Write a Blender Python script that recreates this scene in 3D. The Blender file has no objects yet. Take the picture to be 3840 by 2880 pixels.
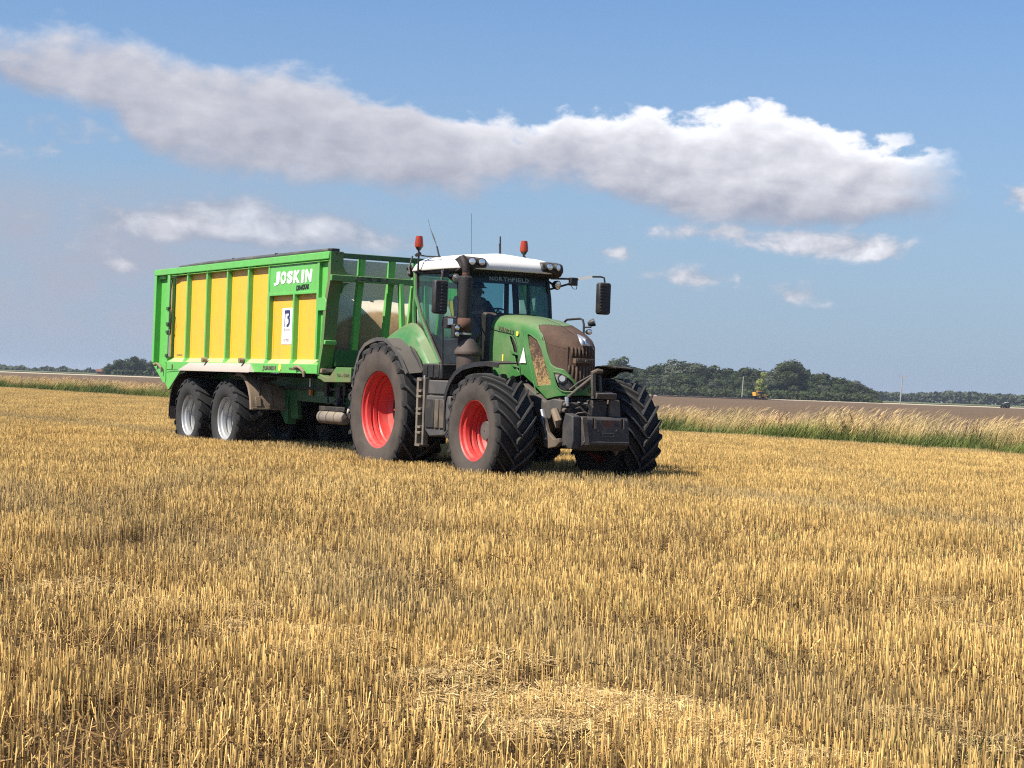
import bpy, bmesh, math, random
import numpy as np
from mathutils import Vector, Matrix

random.seed(7)
rng = np.random.default_rng(11)
R = math.radians
scene = bpy.context.scene
COL = scene.collection

# ------------------------------------------------------------------ camera
H = 1.3886
cam_data = bpy.data.cameras.new('camera')
cam = bpy.data.objects.new('camera', cam_data); COL.objects.link(cam)
cam_data.sensor_fit = 'HORIZONTAL'; cam_data.sensor_width = 36.0
cam_data.lens = 7000.0 / 3840.0 * 36.0
cam_data.clip_start = 0.1; cam_data.clip_end = 20000
PITCH, ROLL = 0.0013, R(2.04)
vd = Vector((0, math.cos(PITCH), math.sin(PITCH)))
up0 = Vector((0, -math.sin(PITCH), math.cos(PITCH)))
rt0 = Vector((1, 0, 0))
cam_right = rt0 * math.cos(ROLL) + up0 * math.sin(ROLL)
cam_up = up0 * math.cos(ROLL) - rt0 * math.sin(ROLL)
cam.matrix_world = Matrix((( cam_right.x, cam_up.x, -vd.x, 0), (cam_right.y, cam_up.y, -vd.y, 0),
                           (cam_right.z, cam_up.z, -vd.z, H), (0, 0, 0, 1)))
scene.camera = cam

# ------------------------------------------------------------------ sun, sky, exposure
SUN_EL, SUN_AZ = R(49), R(180 + 59.5)      # azimuth clockwise from +Y (the view direction)
sun_vec = Vector((math.sin(SUN_AZ) * math.cos(SUN_EL), math.cos(SUN_AZ) * math.cos(SUN_EL), math.sin(SUN_EL)))
sl = bpy.data.lights.new('sun', 'SUN'); sl.energy = 5.0; sl.angle = R(0.53); sl.color = (1.0, 0.93, 0.82)
so = bpy.data.objects.new('sun', sl); COL.objects.link(so)
so.rotation_euler = sun_vec.to_track_quat('Z', 'Y').to_euler()
so.location = (-20, -20, 40)
vs = scene.view_settings
vs.view_transform = 'Standard'; vs.look = 'None'; vs.exposure = 0.63; vs.gamma = 1.0; vs.use_curve_mapping = False
scene.render.engine = 'CYCLES'
scene.cycles.max_bounces = 6; scene.cycles.diffuse_bounces = 3; scene.cycles.transparent_max_bounces = 16
scene.cycles.use_denoising = False; scene.cycles.filter_width = 1.15

SKY_STR = 0.10
world = bpy.data.worlds.new('World'); scene.world = world; world.use_nodes = True
wt = world.node_tree; wt.nodes.clear()

class NT:
    """small node-building helper"""
    def __init__(s, tree): s.t = tree
    def n(s, kind, **kw):
        nd = s.t.nodes.new(kind)
        for k, v in kw.items(): setattr(nd, k, v)
        return nd
    def lk(s, a, b): s.t.links.new(a, b)
    def setin(s, nd, idx, v):
        if v is None: return
        if hasattr(v, 'is_output') or isinstance(v, bpy.types.NodeSocket): s.lk(v, nd.inputs[idx])
        else: nd.inputs[idx].default_value = v
    def m(s, op, a, b=None, c=None, clamp=False):
        nd = s.n('ShaderNodeMath', operation=op, use_clamp=clamp)
        s.setin(nd, 0, a); s.setin(nd, 1, b); s.setin(nd, 2, c)
        return nd.outputs[0]
    def noise(s, vec, scale, detail=4, rough=0.5, dist=0.0, dim='3D'):
        nd = s.n('ShaderNodeTexNoise', noise_dimensions=dim); s.setin(nd, 'Vector', vec)
        nd.inputs['Scale'].default_value = scale; nd.inputs['Detail'].default_value = detail
        nd.inputs['Roughness'].default_value = rough; nd.inputs['Distortion'].default_value = dist
        return nd.outputs['Fac']
    def ramp(s, v, a, b, lo=0.0, hi=1.0, smooth=True):
        nd = s.n('ShaderNodeMapRange', interpolation_type='SMOOTHSTEP' if smooth else 'LINEAR')
        s.setin(nd, 0, v); s.setin(nd, 1, a); s.setin(nd, 2, b); s.setin(nd, 3, lo); s.setin(nd, 4, hi)
        return nd.outputs[0]
    def mix(s, f, a, b, mode='MIX'):
        nd = s.n('ShaderNodeMix', data_type='RGBA', blend_type=mode)
        s.setin(nd, 0, f)
        for i, v in ((6, a), (7, b)):
            if isinstance(v, (tuple, list)): v = tuple(v) + ((1.0,) if len(v) == 3 else ())
            s.setin(nd, i, v)
        return nd.outputs[2]

def build_world():
    g = NT(wt)
    out = g.n('ShaderNodeOutputWorld'); bg = g.n('ShaderNodeBackground')
    bg.inputs['Strength'].default_value = SKY_STR
    sky = g.n('ShaderNodeTexSky', sky_type='NISHITA')
    sky.sun_disc = False; sky.sun_elevation = SUN_EL; sky.sun_rotation = SUN_AZ
    sky.altitude = 0; sky.air_density = 1.0; sky.dust_density = 0.5; sky.ozone_density = 3.5
    tc = g.n('ShaderNodeTexCoord'); sep = g.n('ShaderNodeSeparateXYZ'); g.lk(tc.outputs['Generated'], sep.inputs[0])
    x, y, z = sep.outputs
    az = g.m('ARCTAN2', x, y); el = g.m('ARCSINE', z)
    cmb = g.n('ShaderNodeCombineXYZ'); g.lk(g.m('MULTIPLY', az, 1.0), cmb.inputs[0]); g.lk(g.m('MULTIPLY', el, 1.7), cmb.inputs[1])
    P = cmb.outputs[0]
    off = g.n('ShaderNodeVectorMath', operation='ADD'); g.lk(P, off.inputs[0]); off.inputs[1].default_value = (-0.006, 0.010, 0)
    P2 = off.outputs[0]
    n_big = g.noise(P, 17, 3, 0.5, dim='2D'); n_fine = g.noise(P, 40, 8, 0.55, 0.15, dim='2D')
    n_fine2 = g.noise(P2, 40, 6, 0.55, 0.15, dim='2D'); n_mid = g.noise(P, 24, 4, 0.5, dim='2D')
    # main cloud bank: its upper and lower edge as curves of azimuth
    UP = [(-.5, .19), (-.3134, .1761), (-.2739, .173), (-.2405, .1763), (-.2064, .1741), (-.1855, .1674), (-.1574, .1596), (-.1366, .1635), (-.1012, .1599), (-.0724, .1502), (-.0364, .1405), (-.0077, .1367), (.0094, .138), (.0277, .1456), (.0492, .1441), (.0704, .1468), (.1059, .1455), (.127, .148), (.1553, .1387), (.1833, .1321), (.204, .1309), (.2245, .1284), (.2344, .1175), (.2375, .1065), (.26, .10)]
    LO = [(-.5, .165), (-.3127, .1577), (-.2731, .1522), (-.246, .14), (-.2186, .1337), (-.2044, .1195), (-.1876, .1108), (-.1486, .1087), (-.1062, .1038), (-.0635, .1014), (-.0279, .1021), (.0076, .1084), (.0435, .1025), (.0723, .0948), (.1009, .087), (.1502, .087), (.1848, .0891), (.2121, .0938), (.2323, .101), (.2375, .1058), (.26, .11)]
    def curve(pts):
        nd = g.n('ShaderNodeFloatCurve'); c = nd.mapping.curves[0]
        P_ = [((a + .5) / 1.0, b * 4) for a, b in pts]
        c.points[0].location = P_[0]; c.points[1].location = (1.0, P_[-1][1])
        for q in P_[1:]: c.points.new(*q)
        for p in c.points: p.handle_type = 'AUTO_CLAMPED'
        nd.mapping.update()
        g.lk(g.m('ADD', az, 0.5, clamp=True), nd.inputs['Value'])
        return g.m('MULTIPLY', nd.outputs[0], 0.25)
    upc, loc = curve(UP), curve(LO)
    dn = g.m('MULTIPLY', g.m('SUBTRACT', n_fine, 0.5), 0.027)
    db = g.m('MULTIPLY', g.m('SUBTRACT', n_big, 0.5), 0.020)
    dt = g.m('ADD', g.m('ADD', g.m('ADD', g.m('SUBTRACT', upc, el), dn), db), 0.003)
    dl = g.m('ADD', g.m('ADD', g.m('SUBTRACT', el, loc), g.m('MULTIPLY', dn, 0.7)), db)
    left_soft = g.ramp(az, -0.25, 0.10, 0.019, 0.0050)
    a_top = g.m('DIVIDE', g.m('ADD', dt, 0.0015), left_soft)
    a_bot = g.m('DIVIDE', g.m('ADD', dl, 0.006), 0.017)
    a_main = g.ramp(g.m('MINIMUM', a_top, a_bot), 0.0, 1.0)
    front = g.m('GREATER_THAN', y, 0.0)
    a_main = g.m('MULTIPLY', a_main, g.m('MULTIPLY', front, g.m('MULTIPLY', g.ramp(az, -0.49, -0.36), g.ramp(g.m('ADD', az, g.m('MULTIPLY', dn, 2.0)), 0.243, 0.196))))
    hh = g.m('DIVIDE', g.m('SUBTRACT', el, loc), g.m('MAXIMUM', g.m('SUBTRACT', upc, loc), 0.004))
    puff = g.m('MULTIPLY', g.m('SUBTRACT', n_fine, n_fine2), g.ramp(az, -0.1, 0.1, 0.35, 0.6))
    thin = g.m('MULTIPLY', g.ramp(dt, 0.0, 0.014, 0.42, 0.0), g.ramp(az, -0.12, 0.08, 0.35, 1.0))
    right = g.ramp(az, -0.05, 0.12, 0.30, 0.62)
    lit = g.m('ADD', g.m('ADD', g.m('MULTIPLY', hh, right), puff), g.m('ADD', thin, g.m('MULTIPLY', g.m('SUBTRACT', n_mid, 0.5), 0.40)))
    lit = g.m('SUBTRACT', g.m('ADD', lit, 0.25), g.m('MULTIPLY', g.ramp(hh, 0.0, 0.45, 1.0, 0.0), g.ramp(az, 0.02, 0.14, 0.0, 0.16)))
    # small cloud scraps
    scr = None
    for (a, e, wa, we, s) in [(-.2209, .0826, .030, .0075, .6), (-.1948, .0798, .022, .006, .8), (-.1562, .0873, .026, .008, 1.0), (-.1335, .0765, .034, .010, .8),
                              (-.0927, .0805, .030, .009, .8), (-.18, .074, .06, .007, .5), (-.0654, .073, .022, .005, .6), (-.209, .0554, .010, .004, .8),
                              (.0517, .073, .015, .004, .75), (.094, .0853, .030, .0055, .8), (.160, .0825, .034, .0065, 1.2), (.180, .077, .030, .005, .8),
                              (.0965, .061, .022, .0055, .9), (.1499, .0545, .022, .0055, .9), (.2655, .107, .012, .006, 1.1), (-.27, .118, .05, .012, .30),
                              (-.235, .1266, .045, .012, .22), (-.2614, .0445, .03, .003, .35), (-.2229, .0626, .03, .004, .3)]:
        u = g.m('DIVIDE', g.m('SUBTRACT', az, a), wa); v = g.m('DIVIDE', g.m('SUBTRACT', el, e), we)
        b = g.m('MULTIPLY', g.m('EXPONENT', g.m('MULTIPLY', g.m('ADD', g.m('MULTIPLY', u, u), g.m('MULTIPLY', v, v)), -1.0)), s)
        scr = b if scr is None else g.m('ADD', scr, b)
    scr = g.m('MULTIPLY', scr, front)
    # scattered cloud for the rest of the sky dome
    rest = g.m('MULTIPLY', g.ramp(g.noise(tc.outputs['Generated'], 3.2, 7, 0.55), 0.58, 0.72), g.ramp(y, 0.86, 0.80))
    a_scr = g.m('MULTIPLY', g.ramp(g.m('ADD', scr, g.m('MULTIPLY', g.m('SUBTRACT', n_fine, 0.5), g.ramp(az, -0.1, 0.05, 1.7, 2.4))), 0.22, 0.95), g.m('MULTIPLY', g.ramp(az, -0.05, 0.05, 0.72, 0.92), g.ramp(scr, 0.04, 0.25)))
    lit2 = g.m('ADD', g.m('ADD', puff, g.m('MULTIPLY', scr, 0.34)), g.m('ADD', g.ramp(az, -0.05, 0.1, 0.05, 0.22), g.m('MULTIPLY', g.m('SUBTRACT', n_fine, 0.45), 1.2)))
    alpha = g.m('MAXIMUM', a_main, g.m('MAXIMUM', a_scr, g.m('MULTIPLY', rest, 0.8)))
    w = g.m('DIVIDE', a_main, g.m('ADD', g.m('ADD', a_main, a_scr), 0.001))
    litm = g.m('ADD', g.m('MULTIPLY', lit, w), g.m('MULTIPLY', lit2, g.m('SUBTRACT', 1.0, w)), clamp=True)
    cr = g.n('ShaderNodeValToRGB'); g.lk(litm, cr.inputs[0])
    e = cr.color_ramp.elements
    k = SKY_K / SKY_STR
    stops = [(0.0, (.245, .268, .345)), (0.25, (.345, .352, .415)), (0.5, (.475, .475, .525)), (0.75, (.62, .615, .655)), (1.0, (.80, .80, .84))]
    e[0].position = 0; e[0].color = (*[c * k for c in stops[0][1]], 1)
    e[1].position = 1; e[1].color = (*[c * k for c in stops[-1][1]], 1)
    for p_, c in stops[1:-1]:
        q = e.new(p_); q.color = (*[v * k for v in c], 1)
    # thin grey veil low over the horizon on the left
    veil = g.m('MULTIPLY', g.m('MULTIPLY', g.ramp(el, 0.0, 0.03), g.ramp(el, 0.115, 0.075)), g.m('MULTIPLY', g.ramp(az, -0.02, -0.2), g.ramp(n_mid, 0.25, 0.65, 0.45, 1.0)))
    tint = g.mix(1.0, sky.outputs[0], SKY_TINT, 'MULTIPLY')
    tint = g.mix(g.ramp(el, 0.0, 0.25, HAZE_MIX, 0.0, smooth=False), tint, tuple(c * k for c in HAZE_COL))
    c1 = g.mix(g.m('MULTIPLY', veil, front), tint, tuple(c * k for c in (.315, .352, .44)))
    c2 = g.mix(g.m('MULTIPLY', alpha, 0.93), c1, cr.outputs[0])
    g.lk(c2, bg.inputs[0]); g.lk(bg.outputs[0], out.inputs[0])
SKY_K = 0.86; SKY_TINT = (0.575, 0.725, 0.89); HAZE_MIX = 0.92; HAZE_COL = (.255, .337, .452)
build_world()
world.cycles.sampling_method = 'MANUAL'; world.cycles.sample_map_resolution = 512

# ------------------------------------------------------------------ helpers
def props(o, label=None, cat=None, group=None, kind=None):
    if label: o['label'] = label
    if cat: o['category'] = cat
    if group: o['group'] = group
    if kind: o['kind'] = kind
    return o

def empty(name, loc=(0, 0, 0), rz=0.0, **kw):
    o = bpy.data.objects.new(name, None); COL.objects.link(o)
    o.empty_display_size = 0.3; o.location = loc; o.rotation_euler = (0, 0, rz)
    return props(o, **kw)

class MB:
    def __init__(s): s.v = []; s.f = []
    def add(s, vs_, fs_):
        n = len(s.v); s.v += [tuple(map(float, p)) for p in vs_]; s.f += [tuple(i + n for i in f) for f in fs_]; return s
    def box(s, x0, x1, y0, y1, z0, z1):
        v = [(x, y, z) for z in (z0, z1) for y in (y0, y1) for x in (x0, x1)]
        return s.add(v, [(0, 2, 3, 1), (4, 5, 7, 6), (0, 1, 5, 4), (2, 6, 7, 3), (0, 4, 6, 2), (1, 3, 7, 5)])
    def prism(s, poly, axis, a, b):
        n = len(poly)
        def P(p, t): return {'x': (t, p[0], p[1]), 'y': (p[0], t, p[1]), 'z': (p[0], p[1], t)}[axis]
        v = [P(p, a) for p in poly] + [P(p, b) for p in poly]
        return s.add(v, [tuple(range(n))[::-1], tuple(range(n, 2 * n))] + [(i, (i + 1) % n, n + (i + 1) % n, n + i) for i in range(n)])
    def tube(s, pts, r, n=8, cap=True):
        pts = [Vector(p) for p in pts]; k = len(pts)
        rs = r if isinstance(r, (list, tuple)) else [r] * k
        rings = []; up = None
        for i, p in enumerate(pts):
            d = (pts[min(i + 1, k - 1)] - pts[max(i - 1, 0)]).normalized()
            if up is None:
                up = Vector((0, 0, 1)) if abs(d.z) < .9 else Vector((1, 0, 0))
            a = d.cross(up).normalized(); b = a.cross(d).normalized(); up = b
            rings.append([p + (a * math.cos(t) + b * math.sin(t)) * rs[i] for t in [2 * math.pi * j / n for j in range(n)]])
        v = [q for rg in rings for q in rg]
        f = [(i * n + j, i * n + (j + 1) % n, (i + 1) * n + (j + 1) % n, (i + 1) * n + j) for i in range(k - 1) for j in range(n)]
        if cap: f += [tuple(range(n))[::-1], tuple((k - 1) * n + j for j in range(n))]
        return s.add(v, f)
    def bar(s, p, q, w, d, upv=(0, 0, 1)):
        """rectangular bar from p to q, w across, d along upv-ish"""
        p, q = Vector(p), Vector(q); t = (q - p).normalized(); u = Vector(upv)
        a = t.cross(u)
        if a.length < 1e-4: a = t.cross(Vector((1, 0, 0)))
        a.normalize(); b = a.cross(t).normalized()
        v = [e + a * sx * w / 2 + b * sz * d / 2 for e in (p, q) for sx, sz in ((-1, -1), (1, -1), (1, 1), (-1, 1))]
        return s.add(v, [(0, 1, 2, 3), (7, 6, 5, 4), (0, 4, 5, 1), (1, 5, 6, 2), (2, 6, 7, 3), (3, 7, 4, 0)])
    def lathe(s, prof, n=48, c=(0, 0, 0), axis='y', close=False):
        """prof: list of (axial, radius)"""
        k = len(prof); v = []
        for (a, r) in prof:
            for j in range(n):
                t = 2 * math.pi * j / n; u, w = r * math.cos(t), r * math.sin(t)
                v.append({'y': (c[0] + u, c[1] + a, c[2] + w), 'x': (c[0] + a, c[1] + u, c[2] + w), 'z': (c[0] + u, c[1] + w, c[2] + a)}[axis])
        f = [(i * n + j, i * n + (j + 1) % n, (i + 1) * n + (j + 1) % n, (i + 1) * n + j) for i in range(k - 1) for j in range(n)]
        if close: f += [tuple(range(n)), tuple((k - 1) * n + j for j in range(n))[::-1]]
        return s.add(v, f)
    def strip(s, A, B):
        """sheet between two polylines"""
        n = len(A); return s.add(list(A) + list(B), [(i, i + 1, n + i + 1, n + i) for i in range(n - 1)])
    def sheet(s, A, B, off):
        """thick sheet between two polylines, thickness vector off(i) or constant"""
        n = len(A); o = off if callable(off) else (lambda i: Vector(off))
        A = [Vector(p) for p in A]; B = [Vector(p) for p in B]
        C = [A[i] + o(i) for i in range(n)]; D = [B[i] + o(i) for i in range(n)]
        f = []
        for i in range(n - 1):
            f += [(i, i + 1, n + i + 1, n + i), (2 * n + i, 3 * n + i, 3 * n + i + 1, 2 * n + i + 1),
                  (i, 2 * n + i, 2 * n + i + 1, i + 1), (n + i, n + i + 1, 3 * n + i + 1, 3 * n + i)]
        f += [(0, n, 3 * n, 2 * n), (n - 1, 3 * n - 1, 4 * n - 1, 2 * n - 1)]
        return s.add(A + B + C + D, f)
    def build(s, name, mat=None, parent=None, bevel=0.0, angle=35, loc=None, **kw):
        me = bpy.data.meshes.new(name); me.from_pydata(s.v, [], s.f); me.update()
        bm = bmesh.new(); bm.from_mesh(me); bmesh.ops.recalc_face_normals(bm, faces=bm.faces); bm.to_mesh(me); bm.free()
        for p in me.polygons: p.use_smooth = True
        me.set_sharp_from_angle(angle=R(angle))
        if mat: me.materials.append(mat)
        o = bpy.data.objects.new(name, me); COL.objects.link(o)
        if parent: o.parent = parent
        if loc: o.location = loc
        if bevel:
            b = o.modifiers.new('bevel', 'BEVEL'); b.width = bevel; b.segments = 2; b.limit_method = 'ANGLE'; b.angle_limit = R(40)
            b.harden_normals = False
        return props(o, **kw)

def copy_tree(o, parent=None):
    c = o.copy(); COL.objects.link(c)
    if parent: c.parent = parent
    for ch in list(o.children): copy_tree(ch, c)
    return c

# ------------------------------------------------------------------ materials
def mat(name, base, rough=0.5, metal=0.0, dirt=None, damt=0.0, dscale=3.0, bump=0.0, bscale=60.0, up_dust=0.0, spec=0.5, var=0.0, coat=0.0, dlo=0.42, dhi=0.68, streak=0.0):
    m = bpy.data.materials.new(name); m.use_nodes = True; g = NT(m.node_tree); t = m.node_tree
    b = t.nodes['Principled BSDF']
    b.inputs['Roughness'].default_value = rough; b.inputs['Metallic'].default_value = metal
    b.inputs['Specular IOR Level'].default_value = spec
    b.inputs['Coat Weight'].default_value = coat
    tc = g.n('ShaderNodeTexCoord'); P = tc.outputs['Object']
    col = tuple(base) + (1,)
    if var:
        nz = g.noise(P, 9, 5, 0.6)
        col = g.mix(g.ramp(nz, 0.3, 0.7), tuple(c * (1 - var) for c in base), tuple(min(1, c * (1 + var)) for c in base))
    if dirt:
        nz = g.noise(P, dscale, 8, 0.62)
        f = g.m('MULTIPLY', g.ramp(nz, dlo, dhi), damt)
        fine = g.m('MULTIPLY', g.ramp(g.noise(P, dscale * 14, 4, 0.7), 0.45, 0.75), damt * 0.5)
        f = g.m('MAXIMUM', f, fine)
        if up_dust:
            ge = g.n('ShaderNodeNewGeometry'); sp = g.n('ShaderNodeSeparateXYZ'); g.lk(ge.outputs['Normal'], sp.inputs[0])
            f = g.m('MAXIMUM', f, g.m('MULTIPLY', g.ramp(sp.outputs[2], 0.25, 0.9), g.ramp(nz, 0.2, 0.6, up_dust * .5, up_dust)))
        col = g.mix(f, col, tuple(dirt))
        g.lk(g.m('ADD', g.m('MULTIPLY', f, 0.85 - rough), rough, clamp=True), b.inputs['Roughness'])
    if streak:       # run-down grime, stretched along the height of the sheet
        mp = g.n('ShaderNodeMapping'); g.lk(P, mp.inputs[0]); mp.inputs['Scale'].default_value = (9, 9, .55)
        f2 = g.m('MULTIPLY', g.ramp(g.noise(mp.outputs[0], 1.6, 6, .65), .50, .78), g.m('MULTIPLY', g.ramp(g.noise(P, .9, 3, .5), .35, .65, .35, 1.0), streak))
        col = g.mix(f2, col, tuple(c * .8 for c in dirt))
    if isinstance(col, tuple): b.inputs['Base Color'].default_value = col
    else: g.lk(col, b.inputs['Base Color'])
    if bump:
        bp = g.n('ShaderNodeBump'); bp.inputs['Strength'].default_value = bump; bp.inputs['Distance'].default_value = 0.02
        g.lk(g.noise(P, bscale, 5, 0.6), bp.inputs['Height']); g.lk(bp.outputs[0], b.inputs['Normal'])
    return m

DUST = (.27, .20, .12)
SOILB = (.12, .075, .045)
M = {}
M['fgreen'] = mat('tractor_green_paint', (.052, .19, .050), .30, dirt=DUST, damt=.32, dscale=2.2, up_dust=.55, bump=.04, var=.08)
M['fgreen_top'] = mat('tractor_green_bonnet', (.052, .19, .050), .26, dirt=(.30, .25, .16), damt=.30, dscale=1.8, up_dust=.42, bump=.03, var=.06)
M['tgreen'] = mat('trailer_green_paint', (.125, .475, .095), .35, dirt=(.22, .25, .10), damt=.24, streak=.45, dscale=2.5, up_dust=.35, bump=.03, var=.05)
M['tgreen_dirty'] = mat('trailer_green_dusty', (.05, .25, .04), .5, dirt=(.17, .14, .075), damt=.85, dscale=1.4, up_dust=.6, bump=.06, dlo=.3, dhi=.62)
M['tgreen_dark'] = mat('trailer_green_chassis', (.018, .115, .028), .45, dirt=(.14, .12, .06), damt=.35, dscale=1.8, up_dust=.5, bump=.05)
M['tyellow'] = mat('trailer_yellow_paint', (.90, .455, .036), .36, dirt=(.45, .31, .12), damt=.20, streak=.42, dscale=1.6, bump=.02, var=.03)
M['red'] = mat('wheel_red_paint', (.58, .042, .036), .42, dirt=(.36, .15, .12), damt=.5, dscale=3, bump=.02)
M['silver'] = mat('wheel_silver_paint', (.43, .44, .44), .38, .35, dirt=(.24, .20, .15), damt=.30, dscale=5)
M['rubber'] = mat('tyre_rubber', (.022, .022, .022), .78, dirt=(.13, .105, .075), damt=.30, dscale=4, bump=.25, bscale=90, up_dust=.35)
M['rubber_dusty'] = mat('tyre_rubber_dusty', (.026, .025, .024), .82, dirt=(.17, .125, .085), damt=.62, dscale=2.2, bump=.25, bscale=90, up_dust=.3, dlo=.25, dhi=.6)
def tyre_mat(name, Rt, side, tread):
    m = mat(name, tread, .8); g = NT(m.node_tree); b = m.node_tree.nodes['Principled BSDF']
    tc = g.n('ShaderNodeTexCoord'); P = tc.outputs['Object']; sp = g.n('ShaderNodeSeparateXYZ'); g.lk(P, sp.inputs[0])
    r = g.m('SQRT', g.m('ADD', g.m('MULTIPLY', sp.outputs[0], sp.outputs[0]), g.m('MULTIPLY', sp.outputs[2], sp.outputs[2])))
    nz = g.noise(P, 3.0, 7, .62)
    f = g.m('MULTIPLY', g.ramp(g.m('ADD', r, g.m('MULTIPLY', g.m('SUBTRACT', nz, .5), .10)), Rt - .02, Rt - .13), g.ramp(nz, .25, .65, .45, 1.0))
    crest = g.m('MULTIPLY', g.ramp(r, Rt + .020, Rt + .050), g.ramp(nz, .3, .6, .35, .75))
    c = g.mix(f, g.mix(crest, tread, (.085, .080, .073)), side)
    g.lk(c, b.inputs['Base Color'])
    bp = g.n('ShaderNodeBump'); bp.inputs['Strength'].default_value = .25; bp.inputs['Distance'].default_value = .01
    g.lk(g.noise(P, 80, 4, .6), bp.inputs['Height']); g.lk(bp.outputs[0], b.inputs['Normal'])
    return m
M['tyre_rear'] = tyre_mat('rear_tyre_rubber', .968, (.085, .066, .051), (.012, .0115, .011))
M['tyre_front'] = tyre_mat('front_tyre_rubber', .745, (.078, .062, .049), (.012, .0115, .011))
M['tyre_trailer'] = tyre_mat('trailer_tyre_rubber', .655, (.030, .029, .027), (.011, .011, .011))
M['plastic'] = mat('black_plastic', (.016, .016, .017), .5, dirt=(.13, .10, .07), damt=.22, dscale=5, up_dust=.55, bump=.08)
M['plastic_grey'] = mat('grey_plastic_fender', (.068, .065, .063), .62, dirt=(.17, .14, .105), damt=.45, dscale=2.5, up_dust=.5, bump=.06)
M['metal_dark'] = mat('dark_cast_metal', (.030, .029, .029), .55, .2, dirt=(.12, .088, .058), damt=.45, dscale=4, up_dust=.6, bump=.15)
M['metal_dusty'] = mat('dusty_metal', (.055, .046, .038), .7, dirt=(.18, .135, .09), damt=.7, dscale=3, up_dust=.5, bump=.2, dlo=.3, dhi=.65)
M['bright_metal'] = mat('bright_metal', (.62, .60, .55), .3, .8, dirt=(.3, .24, .15), damt=.3, dscale=10)
M['mud_brown'] = mat('dust_caked_plastic', (.20, .145, .095), .85, dirt=(.36, .28, .19), damt=.6, dscale=2.5, bump=.25, dlo=.35, dhi=.7)
M['grille'] = mat('dusty_grille', (.080, .044, .027), .85, dirt=(.15, .095, .058), damt=.5, dscale=1.6, bump=.5, bscale=260, var=.15)
M['slat'] = mat('dusty_grille_slat', (.095, .058, .036), .8, dirt=(.22, .15, .09), damt=.5, dscale=7, bump=.2, up_dust=.5)
M['dark_gap'] = mat('dark_mesh', (.020, .015, .012), .9)
M['chaff'] = mat('chaff_clogged_mesh', (.115, .060, .036), .9, dirt=(.50, .31, .12), damt=.9, dscale=11, bump=.9, bscale=120, dlo=.44, dhi=.62)
def chaff_mat():
    m = mat('chaff_clogged_mesh', (.10, .055, .034), .9, bump=.9, bscale=140); g = NT(m.node_tree); b = m.node_tree.nodes['Principled BSDF']
    tc = g.n('ShaderNodeTexCoord'); sp = g.n('ShaderNodeSeparateXYZ'); g.lk(tc.outputs['Object'], sp.inputs[0])
    nz = g.m('ADD', g.m('MULTIPLY', g.noise(tc.outputs['Object'], 34, 4, .7), .7), g.m('MULTIPLY', g.noise(tc.outputs['Object'], 7, 3, .5), .55))
    f = g.ramp(g.m('ADD', nz, g.m('MULTIPLY', g.m('SUBTRACT', 1.78, sp.outputs[2]), .30)), .58, .80)      # chaff collects low down in the mesh
    g.lk(g.mix(f, g.mix(g.ramp(nz, .5, .7), (.070, .038, .024), (.12, .068, .042)), (.46, .30, .12)), b.inputs['Base Color'])
    return m
M['chaff'] = chaff_mat()
M['white'] = mat('white_roof', (.90, .87, .80), .35, dirt=(.55, .48, .36), damt=.18, dscale=2, bump=.02)
M['whitepaint'] = mat('white_marking', (.85, .85, .82), .5)
M['blackpaint'] = mat('black_marking', (.02, .022, .02), .5)
M['darkgreenpaint'] = mat('dark_green_marking', (.02, .10, .025), .5, dirt=(.2, .17, .1), damt=.3, dscale=12)
M['decal'] = mat('dark_decal_dusty', (.030, .045, .022), .5, dirt=(.26, .24, .13), damt=.7, dscale=16, dlo=.4, dhi=.6)
M['bluepaint'] = mat('navy_marking', (.03, .03, .14), .5)
M['faintpaint'] = mat('faint_marking', (.42, .33, .36), .6)
M['tip'] = mat('dark_exhaust_tip', (.022, .015, .013), .7, dirt=(.06, .035, .026), damt=.3, dscale=9, bump=.3)
M['filter'] = mat('dusty_filter_housing', (.060, .046, .038), .7, dirt=(.15, .105, .075), damt=.55, dscale=3, bump=.1, dlo=.35, dhi=.7)
M['exhaust'] = mat('black_exhaust', (.018, .016, .015), .6, dirt=(.065, .045, .034), damt=.5, dscale=6, bump=.35)
M['rust'] = mat('rusty_exhaust', (.095, .040, .024), .8, dirt=(.17, .10, .065), damt=.4, dscale=9, bump=.3)
M['cyl'] = mat('grey_tank', (.20, .17, .14), .6, dirt=(.32, .25, .17), damt=.6, dscale=3)
M['weight'] = mat('grey_weight_block', (.036, .037, .039), .6, dirt=(.11, .085, .06), damt=.4, dscale=4, up_dust=.3, bump=.15)
M['orange'] = mat('orange_reflector', (.75, .22, .02), .3)
M['yellowsign'] = mat('yellow_sticker', (.85, .78, .10), .4)
M['warn'] = mat('slow_vehicle_plate', (.75, .78, .72), .4, dirt=(.55, .25, .2), damt=.3, dscale=14)
M['skin'] = mat('skin', (.50, .27, .19), .5)
M['cloth'] = mat('dark_cloth', (.035, .04, .06), .9)
M['seat'] = mat('seat_fabric', (.03, .03, .032), .9)
M['ladder'] = mat('dusty_ladder', (.115, .10, .082), .8, dirt=(.26, .21, .15), damt=.6, dscale=4, bump=.15, dlo=.3, dhi=.65)
M['mast'] = mat('worn_mast_metal', (.060, .052, .044), .65, dirt=(.20, .15, .10), damt=.55, dscale=6, bump=.2)
M['interior'] = mat('cab_interior', (.025, .027, .028), .7)
M['interior_green'] = mat('cab_interior_green', (.03, .10, .04), .7)
M['tarp'] = mat('grey_roller_tarp', (.07, .075, .075), .7, dirt=(.2, .18, .13), damt=.4, dscale=2)
M['lightgrey'] = mat('grey_ledge', (.44, .39, .34), .6, dirt=(.40, .33, .25), damt=.5, dscale=2)

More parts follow.
